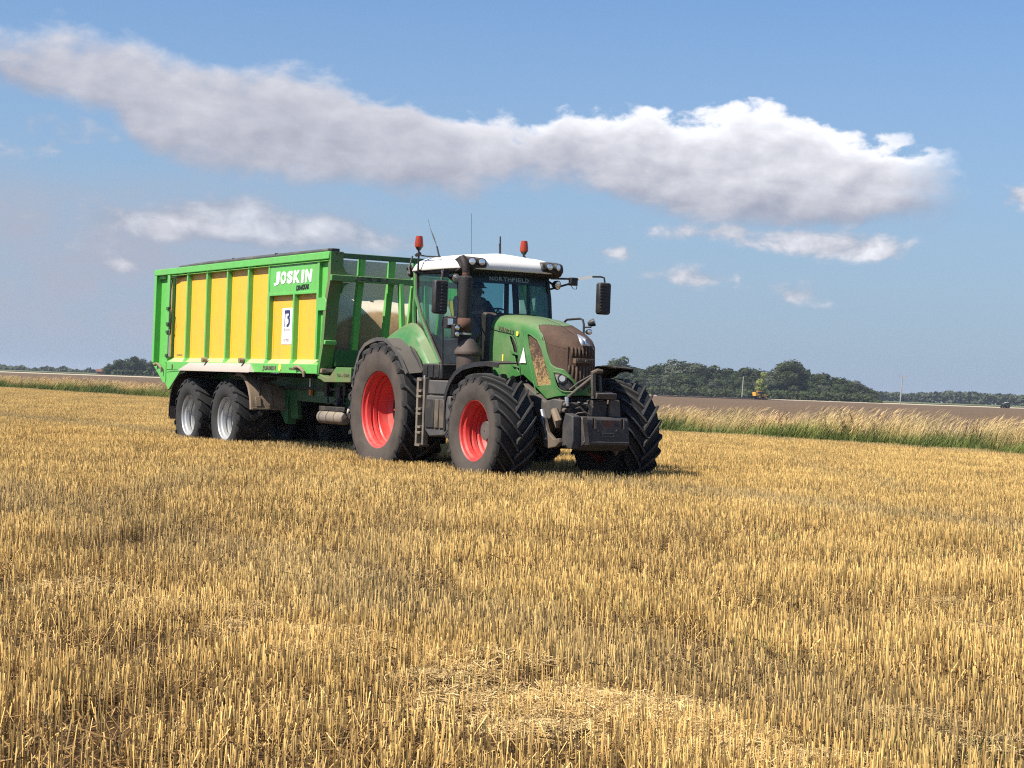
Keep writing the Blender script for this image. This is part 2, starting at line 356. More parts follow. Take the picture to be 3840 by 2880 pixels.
def glass(name, tint, refl=.09, rough=.03):
    m = bpy.data.materials.new(name); m.use_nodes = True; t = m.node_tree; t.nodes.clear(); g = NT(t)
    o = g.n('ShaderNodeOutputMaterial'); tr = g.n('ShaderNodeBsdfTransparent'); gl = g.n('ShaderNodeBsdfGlossy')
    tr.inputs[0].default_value = (*tint, 1); gl.inputs['Roughness'].default_value = rough
    fr = g.n('ShaderNodeFresnel'); fr.inputs[0].default_value = 1.45
    mx = g.n('ShaderNodeMixShader'); g.lk(g.m('MULTIPLY', fr.outputs[0], refl / .04, clamp=True), mx.inputs[0])
    df = g.n('ShaderNodeBsdfDiffuse'); df.inputs[0].default_value = (.35, .32, .25, 1)
    tc = g.n('ShaderNodeTexCoord')
    m2 = g.n('ShaderNodeMixShader'); g.lk(g.ramp(g.noise(tc.outputs['Object'], 3, 6, .6), .3, .8, .01, .07), m2.inputs[0])
    g.lk(tr.outputs[0], m2.inputs[1]); g.lk(df.outputs[0], m2.inputs[2])
    g.lk(m2.outputs[0], mx.inputs[1]); g.lk(gl.outputs[0], mx.inputs[2]); g.lk(mx.outputs[0], o.inputs[0])
    return m
M['glass'] = glass('tinted_cab_glass', (.40, .62, .64), .05)
M['mirror'] = mat('mirror_glass', (.7, .72, .75), .05, 1.0)
def lens(name, base, trans=.0, rough=.15, emit=None):
    m = mat(name, base, rough); b = m.node_tree.nodes['Principled BSDF']
    b.inputs['Transmission Weight'].default_value = trans
    return m
M['lamp'] = lens('lamp_lens', (.80, .80, .76), .0, .12); M['lamp'].node_tree.nodes['Principled BSDF'].inputs['Metallic'].default_value = .75
M['beacon'] = lens('amber_beacon_lens', (.38, .045, .012), .15, .2)
M['beacon_core'] = mat('beacon_reflector', (.9, .45, .08), .2, .6)
M['headlens'] = glass('headlamp_glass', (.92, .94, .95), .06)
# ------------------------------------------------------------------ ground
L0 = np.array([-32.5, 118.5]); LD = np.array([.5242, -.8516]); LN = np.array([-.8516, -.5242])   # field edge: point, direction, normal to the near side
def edge_pt(s, off=0.0): return L0 + LD * s - LN * off      # off: metres beyond the edge

def ground_mat(name, cols, scale, bump, fine=40, rough=.95, rows=None):
    m = bpy.data.materials.new(name); m.use_nodes = True; g = NT(m.node_tree); b = m.node_tree.nodes['Principled BSDF']
    b.inputs['Roughness'].default_value = rough; b.inputs['Specular IOR Level'].default_value = .15
    ge = g.n('ShaderNodeNewGeometry'); P = ge.outputs['Position']
    n1 = g.noise(P, scale, 6, .6); n2 = g.noise(P, fine, 5, .7)
    if rows:     # plough furrows along the field edge
        mp = g.n('ShaderNodeMapping'); g.lk(P, mp.inputs[0]); mp.inputs['Rotation'].default_value = (0, 0, R(-31.6)); mp.inputs['Scale'].default_value = (1.0, .04, 1)
        n1 = g.m('ADD', g.m('MULTIPLY', n1, .6), g.m('MULTIPLY', g.noise(mp.outputs[0], rows, 4, .65), .4))
    c = g.mix(g.ramp(n1, .35, .65), cols[0], cols[1]); c = g.mix(g.ramp(n2, .4, .62), c, cols[2])
    g.lk(c, b.inputs['Base Color'])
    bp = g.n('ShaderNodeBump'); bp.inputs['Strength'].default_value = bump; bp.inputs['Distance'].default_value = .05
    g.lk(n2, bp.inputs['Height']); g.lk(bp.outputs[0], b.inputs['Normal'])
    return m

def flat(name, pts, z, m, **kw):
    mb = MB(); mb.add([(x, y, z) for x, y in pts], [tuple(range(len(pts)))])
    return mb.build(name, m, **kw)

def swell(x, y):
    # the field lies a little higher from the vehicles' wheelings on to its edge
    s = float((np.array([x, y]) - L0) @ LN); t = min(1, max(0, (y - 11) / 8)); e_ = min(1, max(0, (s + .2) / 1.2)); b_ = min(1, max(0, (300 - y) / 40)); w_ = min(1, max(0, (160 - abs(x)) / 40))
    return .095 * t * t * (3 - 2 * t) * e_ * b_ * w_
def ground_sheet(name, z, m, **kw):
    xs = [-6000, -1500, -400, -160, -120] + list(range(-100, 61, 4)) + [90, 120, 160, 400, 1500, 6000]
    ys = [-2500, -400, -60, 0, 6] + [9 + 1.0 * i for i in range(14)] + list(range(24, 140, 4)) + [160, 200, 240, 260, 280, 300, 340, 600, 1500, 9000]
    mb = MB(); n = len(xs)
    mb.add([(x, y, z + swell(x, y)) for y in ys for x in xs], [(j * n + i, j * n + i + 1, (j + 1) * n + i + 1, (j + 1) * n + i) for j in range(len(ys) - 1) for i in range(n - 1)])
    return mb.build(name, m, **kw)
ground_sheet('ground', -.004,
     ground_mat('stubble_soil', ((.11, .060, .026), (.16, .09, .038), (.055, .030, .015)), .35, .8, 38), kind='structure', label='brown soil and straw litter under the stubble')
pl = [edge_pt(-589, .2), edge_pt(700, .2), edge_pt(700, .2) + np.array([1500, 0]), np.array([2200, 619.])]
flat('ploughed_field', [tuple(p) for p in pl], .03,
     ground_mat('ploughed_soil', ((.165, .108, .062), (.20, .134, .078), (.105, .070, .042)), .05, .9, 1.3, rows=.5), kind='structure')
flat('far_stubble_field', [(-2500, 622), (1600, 616), (1600, 760), (-2500, 900)], .06,
     ground_mat('pale_far_stubble', ((.56, .47, .33), (.50, .43, .30), (.46, .38, .26)), .02, .2, .3), kind='structure')
flat('dark_tilled_strip', [(44, 560), (84, 575), (90, 700), (54, 700)], .16,
     ground_mat('dark_fresh_soil', ((.050, .036, .030), (.065, .045, .036), (.035, .026, .022)), .1, .5, 1.5), kind='structure')
far_green = ground_mat('far_meadow', ((.14, .17, .07), (.19, .19, .09), (.12, .14, .06)), .02, .2, .3)
flat('far_meadow', [(-2500, 900), (1600, 760), (2500, 9000), (-5000, 9000)], .3, far_green, kind='structure')

# ------------------------------------------------------------------ scattered ground cover (geometry nodes, one object each)
def attr_mat(name, fn):
    m = bpy.data.materials.new(name); m.use_nodes = True; g = NT(m.node_tree); b = m.node_tree.nodes['Principled BSDF']
    at = g.n('ShaderNodeAttribute', attribute_name='tint'); ge = g.n('ShaderNodeNewGeometry')
    oi = g.n('ShaderNodeObjectInfo')
    fn(g, b, at.outputs['Color'], ge.outputs['Position'], oi.outputs['Random'])
    return m

class Tuft:
    def __init__(s): s.V = []; s.F = []; s.C = []
    def blade(s, pts, w, c0, c1, sides=2):
        """ribbon (sides=2) or 3-sided stalk through pts"""
        n0 = len(s.V); k = len(pts); pts = np.array(pts, float)
        d = pts[-1] - pts[0]
        a = np.cross(d, [0, 0, 1.0]);
        if np.linalg.norm(a) < 1e-3 * max(np.linalg.norm(d), 1e-6): a = np.array([1.0, 0, 0])
        th = rng.uniform(0, 2 * math.pi) if sides == 3 else None
        if abs(d[2]) > .5 * np.linalg.norm(d):
            t = rng.uniform(0, math.pi); a = np.array([math.cos(t), math.sin(t), 0])
        a = a / np.linalg.norm(a)
        b = np.cross(a, d); b = b / max(np.linalg.norm(b), 1e-9)
        for i, p in enumerate(pts):
            f = i / (k - 1); wi = w * (1 - .75 * f) if sides == 2 else w
            if sides == 2: ring = [p - a * wi / 2, p + a * wi / 2]
            else: ring = [p + (a * math.cos(q) + b * math.sin(q)) * wi / 2 for q in (0, 2.094, 4.189)]
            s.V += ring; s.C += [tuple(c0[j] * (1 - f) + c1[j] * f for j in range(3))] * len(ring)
        m = 2 if sides == 2 else 3
        for i in range(k - 1):
            for j in range(1 if m == 2 else 3):
                s.F.append((n0 + i * m + j, n0 + i * m + (j + 1) % m, n0 + (i + 1) * m + (j + 1) % m, n0 + (i + 1) * m + j))
        if m == 3: s.F.append((n0 + (k - 1) * 3, n0 + (k - 1) * 3 + 1, n0 + (k - 1) * 3 + 2))

def scatter(name, tufts, pts, rot, scl, pick, material, **kw):
    V = []; F = []; C = []; S = []
    for i, t in enumerate(tufts):
        n = len(V); V += list(t.V); F += [tuple(a + n for a in f) for f in t.F]; C += t.C; S += [i] * len(t.V)
    nv = len(V); npt = len(pts)
    V = np.vstack([np.array(V), np.array(pts)])
    me = bpy.data.meshes.new(name); me.from_pydata(V.tolist(), [], F); me.update()
    def fa(nm, typ, data, key):
        a = me.attributes.new(nm, typ, 'POINT'); a.data.foreach_set(key, np.asarray(data).ravel())
    fa('src', 'INT', np.array(S + [-1] * npt, dtype=np.int32), 'value')
    fa('pick', 'INT', np.concatenate([np.zeros(nv), pick]).astype(np.int32), 'value')
    fa('rz', 'FLOAT', np.concatenate([np.zeros(nv), rot]).astype(np.float32), 'value')
    fa('sc', 'FLOAT', np.concatenate([np.ones(nv), scl]).astype(np.float32), 'value')
    col = np.vstack([np.hstack([np.array(C), np.ones((nv, 1))]), np.ones((npt, 4))]).astype(np.float32)
    fa('tint', 'FLOAT_COLOR', col, 'color')
    me.materials.append(material)
    o = bpy.data.objects.new(name, me); COL.objects.link(o)
    ng = bpy.data.node_groups.new(name + '_nodes', 'GeometryNodeTree')
    ng.interface.new_socket('Geometry', in_out='INPUT', socket_type='NodeSocketGeometry')
    ng.interface.new_socket('Geometry', in_out='OUTPUT', socket_type='NodeSocketGeometry')
    N = ng.nodes; Lk = ng.links.new
    gi, go = N.new('NodeGroupInput'), N.new('NodeGroupOutput')
    def named(nm, typ):
        a = N.new('GeometryNodeInputNamedAttribute'); a.data_type = typ; a.inputs['Name'].default_value = nm
        return next(q for q in a.outputs if q.enabled and q.name == 'Attribute')
    src = named('src', 'INT')
    def sep(val):
        c = N.new('FunctionNodeCompare'); c.data_type = 'INT'; c.operation = 'EQUAL'
        ins = [q for q in c.inputs if q.enabled]
        Lk(src, ins[0]); ins[1].default_value = val
        s_ = N.new('GeometryNodeSeparateGeometry'); s_.domain = 'POINT'
        Lk(gi.outputs[0], s_.inputs[0]); Lk(c.outputs[0], s_.inputs[1]); return s_.outputs[0]
    join = N.new('GeometryNodeJoinGeometry')
    for i in range(len(tufts)):
        ti = N.new('GeometryNodeGeometryToInstance'); Lk(sep(i), ti.inputs[0]); Lk(ti.outputs[0], join.inputs[0])
    iop = N.new('GeometryNodeInstanceOnPoints')
    Lk(sep(-1), iop.inputs['Points']); Lk(join.outputs[0], iop.inputs['Instance'])
    iop.inputs['Pick Instance'].default_value = True
    Lk(named('pick', 'INT'), iop.inputs['Instance Index'])
    cx = N.new('ShaderNodeCombineXYZ'); Lk(named('rz', 'FLOAT'), cx.inputs[2]); Lk(cx.outputs[0], iop.inputs['Rotation'])
    Lk(named('sc', 'FLOAT'), iop.inputs['Scale'])
    Lk(iop.outputs[0], go.inputs[0])
    md = o.modifiers.new('scatter', 'NODES'); md.node_group = ng
    return props(o, kind='stuff', **kw)

def U(a, b): return rng.uniform(a, b)
STRAW_LO = (.31, .185, .062); STRAW_HI = (.93, .65, .24)  # stalk foot darker than tip: brown straw plus some painted-in shade

def stubble_patch(n, size=1.3, litter=150, lay=0.0, hmin=.095, hmax=.185):
    t = Tuft()
    for _ in range(n):
        x, y = U(-size / 2, size / 2), U(-size / 2, size / 2); h = U(hmin, hmax)
        v = U(.75, 1.2) if rng.random() < .56 else (U(.20, .55) if rng.random() < .78 else U(1.1, 1.3)); hue = U(-.12, .06)
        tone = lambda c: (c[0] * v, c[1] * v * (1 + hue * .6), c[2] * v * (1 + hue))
        if rng.random() < lay: ang = U(.5, 1.4)
        else: ang = abs(rng.normal(0, .10))
        d = U(0, 2 * math.pi); dx, dy = math.cos(d) * math.sin(ang), math.sin(d) * math.sin(ang); dz = math.cos(ang)
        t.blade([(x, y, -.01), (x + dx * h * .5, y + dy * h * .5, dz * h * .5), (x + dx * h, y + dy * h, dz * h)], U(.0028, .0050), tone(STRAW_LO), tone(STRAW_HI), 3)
        if rng.random() < .30:      # dry leaf still on the stalk
            z = h * U(.3, .8); a2 = U(0, 6.28); l = U(.03, .09)
            t.blade([(x, y, z), (x + math.cos(a2) * l * .6, y + math.sin(a2) * l * .6, z + U(-.01, .02)), (x + math.cos(a2) * l, y + math.sin(a2) * l, z - l * U(.1, .8))],
                    U(.005, .010), tone((.28, .16, .06)), tone((.50, .31, .11)), 2)
    for _ in range(litter):
        x, y = U(-size / 2, size / 2), U(-size / 2, size / 2); z = U(.0, .09); a = U(0, 6.28); l = U(.04, .20); v = U(.6, 1.15)
        t.blade([(x, y, z), (x + math.cos(a) * l, y + math.sin(a) * l, max(.002, z + U(-.04, .05)))], U(.003, .008), (.20 * v, .115 * v, .045 * v), (.34 * v, .21 * v, .08 * v), 2 if rng.random() < .5 else 3)
    return t

def mat_patch(n=560, r=.62):
    t = Tuft()
    for _ in range(n):
        a = U(0, 6.28); q = r * math.sqrt(rng.random()); x, y = q * math.cos(a), q * math.sin(a)
        z = (1 - (q / r) ** 2) * U(.02, .12) + .015; a = U(0, 6.28); l = U(.03, .16); v = U(.8, 1.2)
        t.blade([(x, y, z), (x + math.cos(a) * l * .5, y + math.sin(a) * l * .5, z + U(-.01, .02)), (x + math.cos(a) * l, y + math.sin(a) * l, max(.01, z + U(-.05, .04)))],
                U(.003, .008), (.60 * v, .42 * v, .18 * v), (.84 * v, .63 * v, .31 * v), 2 if rng.random() < .6 else 3)
    return t

def straw_fn(g, b, tint, P, rnd):
    n1 = g.noise(P, .9, 4, .55); n2 = g.noise(P, .16, 4, .6); mp = g.n('ShaderNodeMapping'); g.lk(P, mp.inputs[0])
    mp.inputs['Rotation'].default_value = (0, 0, R(31.6)); mp.inputs['Scale'].default_value = (1.0, .12, 1)
    n3 = g.noise(mp.outputs[0], .55, 3, .5)
    c = g.mix(1.0, tint, g.mix(g.ramp(n1, .3, .7), (.86, .83, .77), (1.10, 1.08, 1.02)), 'MULTIPLY')
    c = g.mix(g.ramp(n3, .56, .70, 0, .22), c, (.22, .19, .12))
    c = g.mix(g.ramp(n2, .60, .70, 0, .16), c, (.24, .23, .13))
    # grey weathered strips running parallel to the field edge (old wheelings)
    dt_ = g.n('ShaderNodeVectorMath', operation='DOT_PRODUCT'); g.lk(P, dt_.inputs[0]); dt_.inputs[1].default_value = (LN[0], LN[1], 0)
    s_ = g.m('SUBTRACT', dt_.outputs['Value'], float(L0 @ LN)); s_ = g.m('ADD', s_, g.m('MULTIPLY', g.m('SUBTRACT', g.noise(P, .5, 4, .6), .5), 1.6))
    for (c0, w_, a_) in ((.9, 1.3, .50), (20.5, 1.1, .38), (29.0, .9, .24), (35.0, 1.3, .12)):
        f = g.m('MULTIPLY', g.ramp(g.m('ABSOLUTE', g.m('SUBTRACT', s_, c0)), w_, w_ * .25), g.ramp(n1, .25, .6, .45 * a_, a_))
        c = g.mix(f, c, (.24, .205, .13))
    g.lk(c, b.inputs['Base Color']); b.inputs['Roughness'].default_value = .55; b.inputs['Specular IOR Level'].default_value = .35
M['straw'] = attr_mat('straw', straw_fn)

MATS = [(-2.5, 11.35), (-1.79, 10.52), (-1.1, 9.6), (-.7, 9.15), (.4, 7.6), (.55, 7.1), (-.35, 9.0), (-1.28, 9.88), (-.88, 9.68), (-.5, 9.3), (-.17, 8.87), (-.03, 8.4), (.08, 7.91), (.2, 7.65), (.29, 7.41), (.48, 7.35), (.66, 7.31), (.84, 7.09), (1.05, 6.9),
        (1.98, 13.78), (2.13, 13.47), (2.5, 12.01), (2.92, 10.98), (1.74, 7.74), (1.79, 7.25)]
def build_stubble():
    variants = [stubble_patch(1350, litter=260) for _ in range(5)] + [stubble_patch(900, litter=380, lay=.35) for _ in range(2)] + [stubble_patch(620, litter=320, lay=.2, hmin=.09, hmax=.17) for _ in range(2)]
    pts = []; pk = []
    y = 4.6
    while y < 230:
        x = -(.30 * y + 6)
        while x < .30 * y + 6:
            px_, py_ = x + U(-.3, .3), y + U(-.3, .3)
            if (np.array([px_, py_]) - L0) @ LN > .45:
                pts.append((px_, py_, swell(px_, py_))); r = rng.random()
                near_mat = min((px_ - a) ** 2 + (py_ - b) ** 2 for a, b in MATS) < .35 ** 2 if py_ < 16 else False
                pk.append(7 + (r > .5) if near_mat else (int(r * 5 / .87) if r < .87 else 5 + (r > .935)))
            x += 1.0
        y += 1.0
    n = len(pts)
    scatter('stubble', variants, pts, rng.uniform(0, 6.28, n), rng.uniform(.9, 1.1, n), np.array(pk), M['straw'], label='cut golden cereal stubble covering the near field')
    mp = []
    for a, b in MATS:
        for _ in range(2 if a < 1.2 else 1): mp.append((a + U(-.35, .35), b + U(-.25, .25), .03 + .05 * rng.random()))
    for _ in range(26): yy = 12 + 60 * rng.random() ** 1.3; xx = U(-.28, .28) * yy; mp.append((xx, yy, swell(xx, yy) - .02))
    mp = [p for p in mp if (np.array(p[:2]) - L0) @ LN > 1.0]
    n = len(mp); sc = rng.uniform(.35, .8, n); sc[:2 * len(MATS)] = rng.uniform(.34, .60, 2 * len(MATS))
    scatter('loose_straw', [mat_patch() for _ in range(4)], mp, rng.uniform(0, 6.28, n), sc, rng.integers(0, 4, n), M['straw'], label='loose chopped straw lying in pale mats on the stubble')
    # green weeds between the stalks
    wt_ = []
    for _ in range(4):
        t = Tuft()
        for _ in range(34):
            a, q = U(0, 6.28), U(0, .22); x, y_ = q * math.cos(a), q * math.sin(a); h = U(.05, .17); d = U(0, 6.28); l = U(.01, .07); v = U(.6, 1.3)
            t.blade([(x, y_, 0), (x + math.cos(d) * l * .4, y_ + math.sin(d) * l * .4, h * .7), (x + math.cos(d) * l, y_ + math.sin(d) * l, h)], U(.005, .012), (.12 * v, .15 * v, .035 * v), (.24 * v, .27 * v, .07 * v))
        wt_.append(t)
    wp = []
    for _ in range(700):
        yy = 6.5 + 50 * rng.random() ** 1.4; xx = U(-.29, .30) * yy
        v = math.sin(xx * 1.3 + 1.1) * math.sin(yy * .7 + xx * .4) + .5 * math.sin(xx * 3.1 + yy * 2.3)
        if v + (xx / yy) * 3.2 > .85 and (np.array([xx, yy]) - L0) @ LN > .5: wp.append((xx, yy, swell(xx, yy)))
    def weed_fn(g, b, tint, P, rnd): g.lk(tint, b.inputs['Base Color']); b.inputs['Roughness'].default_value = .6
    M['weed'] = attr_mat('weed_leaf', weed_fn)
    n = len(wp)
    scatter('weeds', wt_, wp, rng.uniform(0, 6.28, n), rng.uniform(.6, 1.15, n), rng.integers(0, 4, n), M['weed'], label='small green weeds growing between the stubble stalks')
build_stubble()

def build_verge():
    def grass_fn(g, b, tint, P, rnd):
        n1 = g.noise(P, .35, 4, .6)
        g.lk(g.mix(1.0, tint, g.mix(g.ramp(n1, .3, .7), (.62, .68, .62), (1.22, 1.15, 1.1)), 'MULTIPLY'), b.inputs['Base Color'])
        b.inputs['Roughness'].default_value = .6; b.inputs['Specular IOR Level'].default_value = .2
    M['grass'] = attr_mat('verge_grass', grass_fn)
    lean = np.array([.85, .1])
    green = []
    for k in range(6):
        t = Tuft(); tv = (.62, 1.0, .8, 1.15, .7, .95)[k]; ty = (.0, .25, .1, .5, .0, .3)[k]
        for _ in range(170):
            a, q = U(0, 6.28), .55 * math.sqrt(rng.random()); x, y_ = q * math.cos(a), q * math.sin(a); h = U(.16, .52) * (1 + .30 * (k % 3 == 0))
            l = U(.04, .34); v = U(.5, 1.2) * tv; yl = min(1, U(0, .45) + ty)
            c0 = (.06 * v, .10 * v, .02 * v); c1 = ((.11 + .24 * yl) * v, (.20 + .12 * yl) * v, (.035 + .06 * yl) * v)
            dx, dy = lean[0] * l + U(-.1, .1), lean[1] * l + U(-.1, .1)
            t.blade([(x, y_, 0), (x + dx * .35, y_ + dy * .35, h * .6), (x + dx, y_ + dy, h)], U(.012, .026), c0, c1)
        green.append(t)
    dry = []
    for k in range(6):
        t = Tuft()
        for _ in range(150):
            a, q = U(0, 6.28), .75 * rng.random() ** .7; x, y_ = q * math.cos(a), q * math.sin(a); h = U(.30, 1.16)
            l = h * rng.normal(.40, .20); v = U(.6, 1.2)
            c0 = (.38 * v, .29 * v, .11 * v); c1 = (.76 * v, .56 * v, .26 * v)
            dx, dy = lean[0] * l, lean[1] * l + U(-.1, .1)
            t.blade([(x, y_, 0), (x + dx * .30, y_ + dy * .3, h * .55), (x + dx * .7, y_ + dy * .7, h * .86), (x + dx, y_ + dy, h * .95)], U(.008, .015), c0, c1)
            if rng.random() < .7:   # seed head
                p = np.array([x + dx * .7, y_ + dy * .7, h * .86]); q2 = np.array([x + dx * 1.12, y_ + dy * 1.1, h * .96])
                t.blade([p, (p + q2) / 2, q2], U(.012, .030), c1, (.62 * v, .42 * v, .27 * v))
        dry.append(t)
    def run(off0, off1, s0, s1, dens):
        n = int((s1 - s0) * (off1 - off0) * dens)
        s = rng.uniform(s0, s1, n); o_ = rng.uniform(off0, off1, n)
        return [(*(L0 + LD * a - LN * b), 0.0) for a, b in zip(s, o_)]
    p = run(.0, 1.6, -150, 108, 4.2); n = len(p)
    scatter('verge_grass', green, p, rng.uniform(-.9, .9, n), rng.uniform(.45, 1.2, n), rng.integers(0, 6, n), M['grass'], label='green grass along the edge of the stubble field')
    p = run(1.3, 3.8, -150, 108, 3.8)
    p = [q for q in p if .5 + .5 * math.sin(((np.array(q[:2]) - L0) @ LD) * 1.7) * math.sin(((np.array(q[:2]) - L0) @ LD) * .47 + 2) > rng.random() * .75]; n = len(p)
    s_along = np.array([(np.array(q[:2]) - L0) @ LD for q in p])
    sc = 1.07 * rng.uniform(.55, 1.0, n) * (.86 + .20 * np.clip((s_along - 60) / 30, 0, 1) + .10 * np.sin(s_along * .31) * np.sin(s_along * .13 + 1))
    scatter('dry_grass', dry, p, rng.uniform(-.45, .45, n), sc, rng.integers(0, 6, n), M['grass'], label='tall dry seeding grass leaning right behind the green verge')
    # a few dark dead dock stems standing in the verge
    dk = []
    for k in range(3):
        t = Tuft()
        for _ in range(5):
            x, y_ = U(-.2, .2), U(-.2, .2); h = U(.6, 1.0)
            t.blade([(x, y_, 0), (x + .08, y_, h * .6), (x + .22, y_, h)], .010, (.08, .045, .025), (.10, .05, .03), 3)
            for _ in range(12):
                z = h * U(.5, 1.0); xo = .22 * z / h; t.blade([(x + xo, y_, z), (x + xo + U(-.05, .08), y_ + U(-.05, .05), z + U(.0, .08))], .020, (.10, .055, .03), (.07, .04, .025))
        dk.append(t)
    p = run(.6, 1.8, 72, 84, .45) + run(.6, 2.2, -20, 90, .04); n = len(p)
    scatter('dock_stems', dk, p, rng.uniform(0, 6, n), rng.uniform(.8, 1.1, n), rng.integers(0, 3, n), M['grass'], label='dark dead weed stems standing in the verge grass')
build_verge()

# ------------------------------------------------------------------ far trees
def tree_mats():
    out = {}
    for nm, a, b in (('dark', (.030, .042, .018), (.056, .072, .030)), ('pale', (.15, .18, .04), (.24, .27, .07)), ('grey', (.055, .065, .042), (.088, .10, .058))):
        m = bpy.data.materials.new('foliage_' + nm); m.use_nodes = True; g = NT(m.node_tree); bs = m.node_tree.nodes['Principled BSDF']
        ge = g.n('ShaderNodeNewGeometry')
        g.lk(g.mix(g.ramp(g.noise(ge.outputs['Position'], .30, 5, .65), .35, .65), a, b), bs.inputs['Base Color'])
        bs.inputs['Roughness'].default_value = .8; bs.inputs['Specular IOR Level'].default_value = .1
        out[nm] = m
    return out
TM = tree_mats()
M['bark'] = mat('bark', (.09, .07, .05), .9)

def crown_mesh(name, w, h, z0, nblob, nleaf, leaf, seed, material, dome=.5):
    r = np.random.default_rng(seed); V = []; F = []
    blobs = []
    for i in range(nblob):
        a = r.uniform(0, 2 * math.pi); q = math.sqrt(r.random()) * w * .36; zz = z0 + h * r.uniform(.12, .88)
        shrink = 1 - dome * ((zz - z0) / h) ** 2
        blobs.append((q * math.cos(a) * shrink, q * math.sin(a) * shrink, zz, w * r.uniform(.15, .27) * (shrink * .4 + .6)))
    blobs.append((0, 0, z0 + h * .45, w * .34))
    tot = sum(b[3] ** 2 for b in blobs)
    for (bx, by, bz, br) in blobs:
        for _ in range(int(nleaf * br * br / tot)):
            d = r.normal(size=3); d /= np.linalg.norm(d); rad = br * r.uniform(.72, 1.08)
            c = np.array([bx, by, bz]) + d * rad * np.array([1, 1, .85])
            if c[2] < z0 * .4: continue
            nrm = d + r.normal(size=3) * .28; nrm /= np.linalg.norm(nrm)
            a = np.cross(nrm, [0, 0, 1.]); a /= max(np.linalg.norm(a), 1e-6); b = np.cross(nrm, a); s = leaf * r.uniform(.5, 1.2)
            n = len(V); V += [c - a * s, c - b * s * .7, c + a * s, c + b * s * .7]; F.append((n, n + 1, n + 2, n + 3))
    me = bpy.data.meshes.new(name); me.from_pydata([tuple(v) for v in V], [], F); me.materials.append(material)
    return me
def trunk_mesh(h, r0, seed):
    mb = MB(); r = np.random.default_rng(seed)
    mb.tube([(0, 0, -.3), (0.05, 0, h * .35), (.1, .05, h * .75)], [r0, r0 * .75, r0 * .35], 7)
    for _ in range(4):
        a = r.uniform(0, 6.28); z = h * r.uniform(.3, .55); l = h * .3
        mb.tube([(0.05, 0, z), (math.cos(a) * l * .5, math.sin(a) * l * .5, z + l * .5), (math.cos(a) * l, math.sin(a) * l, z + l * .85)], [r0 * .45, r0 * .3, r0 * .12], 6)
    me = bpy.data.meshes.new('trunk'); me.from_pydata(mb.v, [], mb.f); me.materials.append(M['bark']); return me
CR = [crown_mesh('crown', 13, 12.5, .8, 20, 4600, .50, 100 + i, TM['dark'], .45) for i in range(4)] + [crown_mesh('crown', 13, 12.5, .8, 20, 4200, .50, 120 + i, TM['grey'], .45) for i in range(2)]
CR_TALL = crown_mesh('crown', 12, 19, 1.5, 18, 3600, .6, 150, TM['dark'], .35)
CR_PALE = crown_mesh('crown', 8, 13, 3.0, 12, 1500, .55, 160, TM['pale'], .35)
TRK = [trunk_mesh(11, .38, i) for i in range(3)]
def tree(name, crown, az, dist, hgt, wid, rz, label, group=None, base=13.7):
    x, y = dist * math.sin(az), dist * math.cos(az)
    t = empty(name, (x, y, 0), rz, label=label, cat='tree', group=group)
    c = bpy.data.objects.new('crown', crown); COL.objects.link(c); c.parent = t; c.scale = (wid / 13.0, wid / 13.0, hgt / base)
    k = bpy.data.objects.new('trunk', TRK[int(rz * 10) % 3]); COL.objects.link(k); k.parent = t; k.scale = (1, 1, hgt / 13)
    return t
def skyline(pts, az): return float(np.interp(az, [p[0] for p in pts], [p[1] for p in pts]))
WOOD = [(.052, .0175), (.0565, .0185), (.0600, .0120), (.068, .0100), (.0753, .0111), (.083, .0135), (.0915, .0150), (.097, .0140), (.105, .0128), (.111, .0108), (.1177, .0116), (.1219, .0116), (.126, .0090), (.1317, .0120), (.138, .0118), (.142, .0135), (.147, .0170), (.1505, .0160), (.1545, .0112), (.1654, .0100), (.173, .0092), (.1807, .0078), (.188, .0050), (.1948, .0015), (.198, .0)]
k = 0
for row, (d, back) in enumerate(((745, 0), (770, 0), (800, 0))):
    az = .0555 + row * .003
    while az < .194:
        top = skyline(WOOD, az)
        hgt = (top + H / d + .0002) * d * (1.0 if row == 1 else (.62 if row == 0 else .93)) * U(.93, 1.03) * 1.24
        if hgt > 2.2:
            wid = U(.95, 1.25) * min(14, max(6, hgt * 1.05))
            tree('woodland_tree', CR[k % 6], az, d + U(-5, 5), hgt, wid, U(0, 6.28), 'dark green broadleaf tree massed in the wood beyond the ploughed field on the right', 'trees of the wood on the right')
            az += wid / d * .40
        else: az += .008
        k += 1
tree('pale_tree', CR_PALE, .1325, 736, 11.6, 8.5, 1.0, 'pale yellow green tree standing out in front of the dark wood on the right', base=16)
tree('tall_tree', CR_TALL, .1475, 742, 15.5, 12.5, 2.0, 'tallest rounded dark tree rising above the wood on the right', base=20.5)
tree('hazy_tree', CR[4], .0545, 905, 17.5, 15, .5, 'hazy grey green tree top just right of the tractor bonnet')
# wood on the left, behind the trailer's tail
for i, (az, hh, ww) in enumerate(((-.2125, 5.6, 7), (-.2070, 8.2, 9), (-.2015, 9.3, 10), (-.1955, 8.8, 10), (-.1900, 7.8, 9), (-.1850, 7.6, 9), (-.1795, 9.0, 10), (-.1735, 8.5, 9), (-.168, 8, 9))):
    tree('copse_tree', CR[i % 4], az, 900 + 8 * (i % 2), hh, ww, i * 1.1, 'round dark tree in the copse on the skyline left of the trailer', 'trees of the copse on the left')
    tree('copse_tree', CR[(i + 2) % 4], az + .002, 925, hh * .8, ww, i * 1.7 + 1, 'round dark tree in the copse on the skyline left of the trailer', 'trees of the copse on the left')
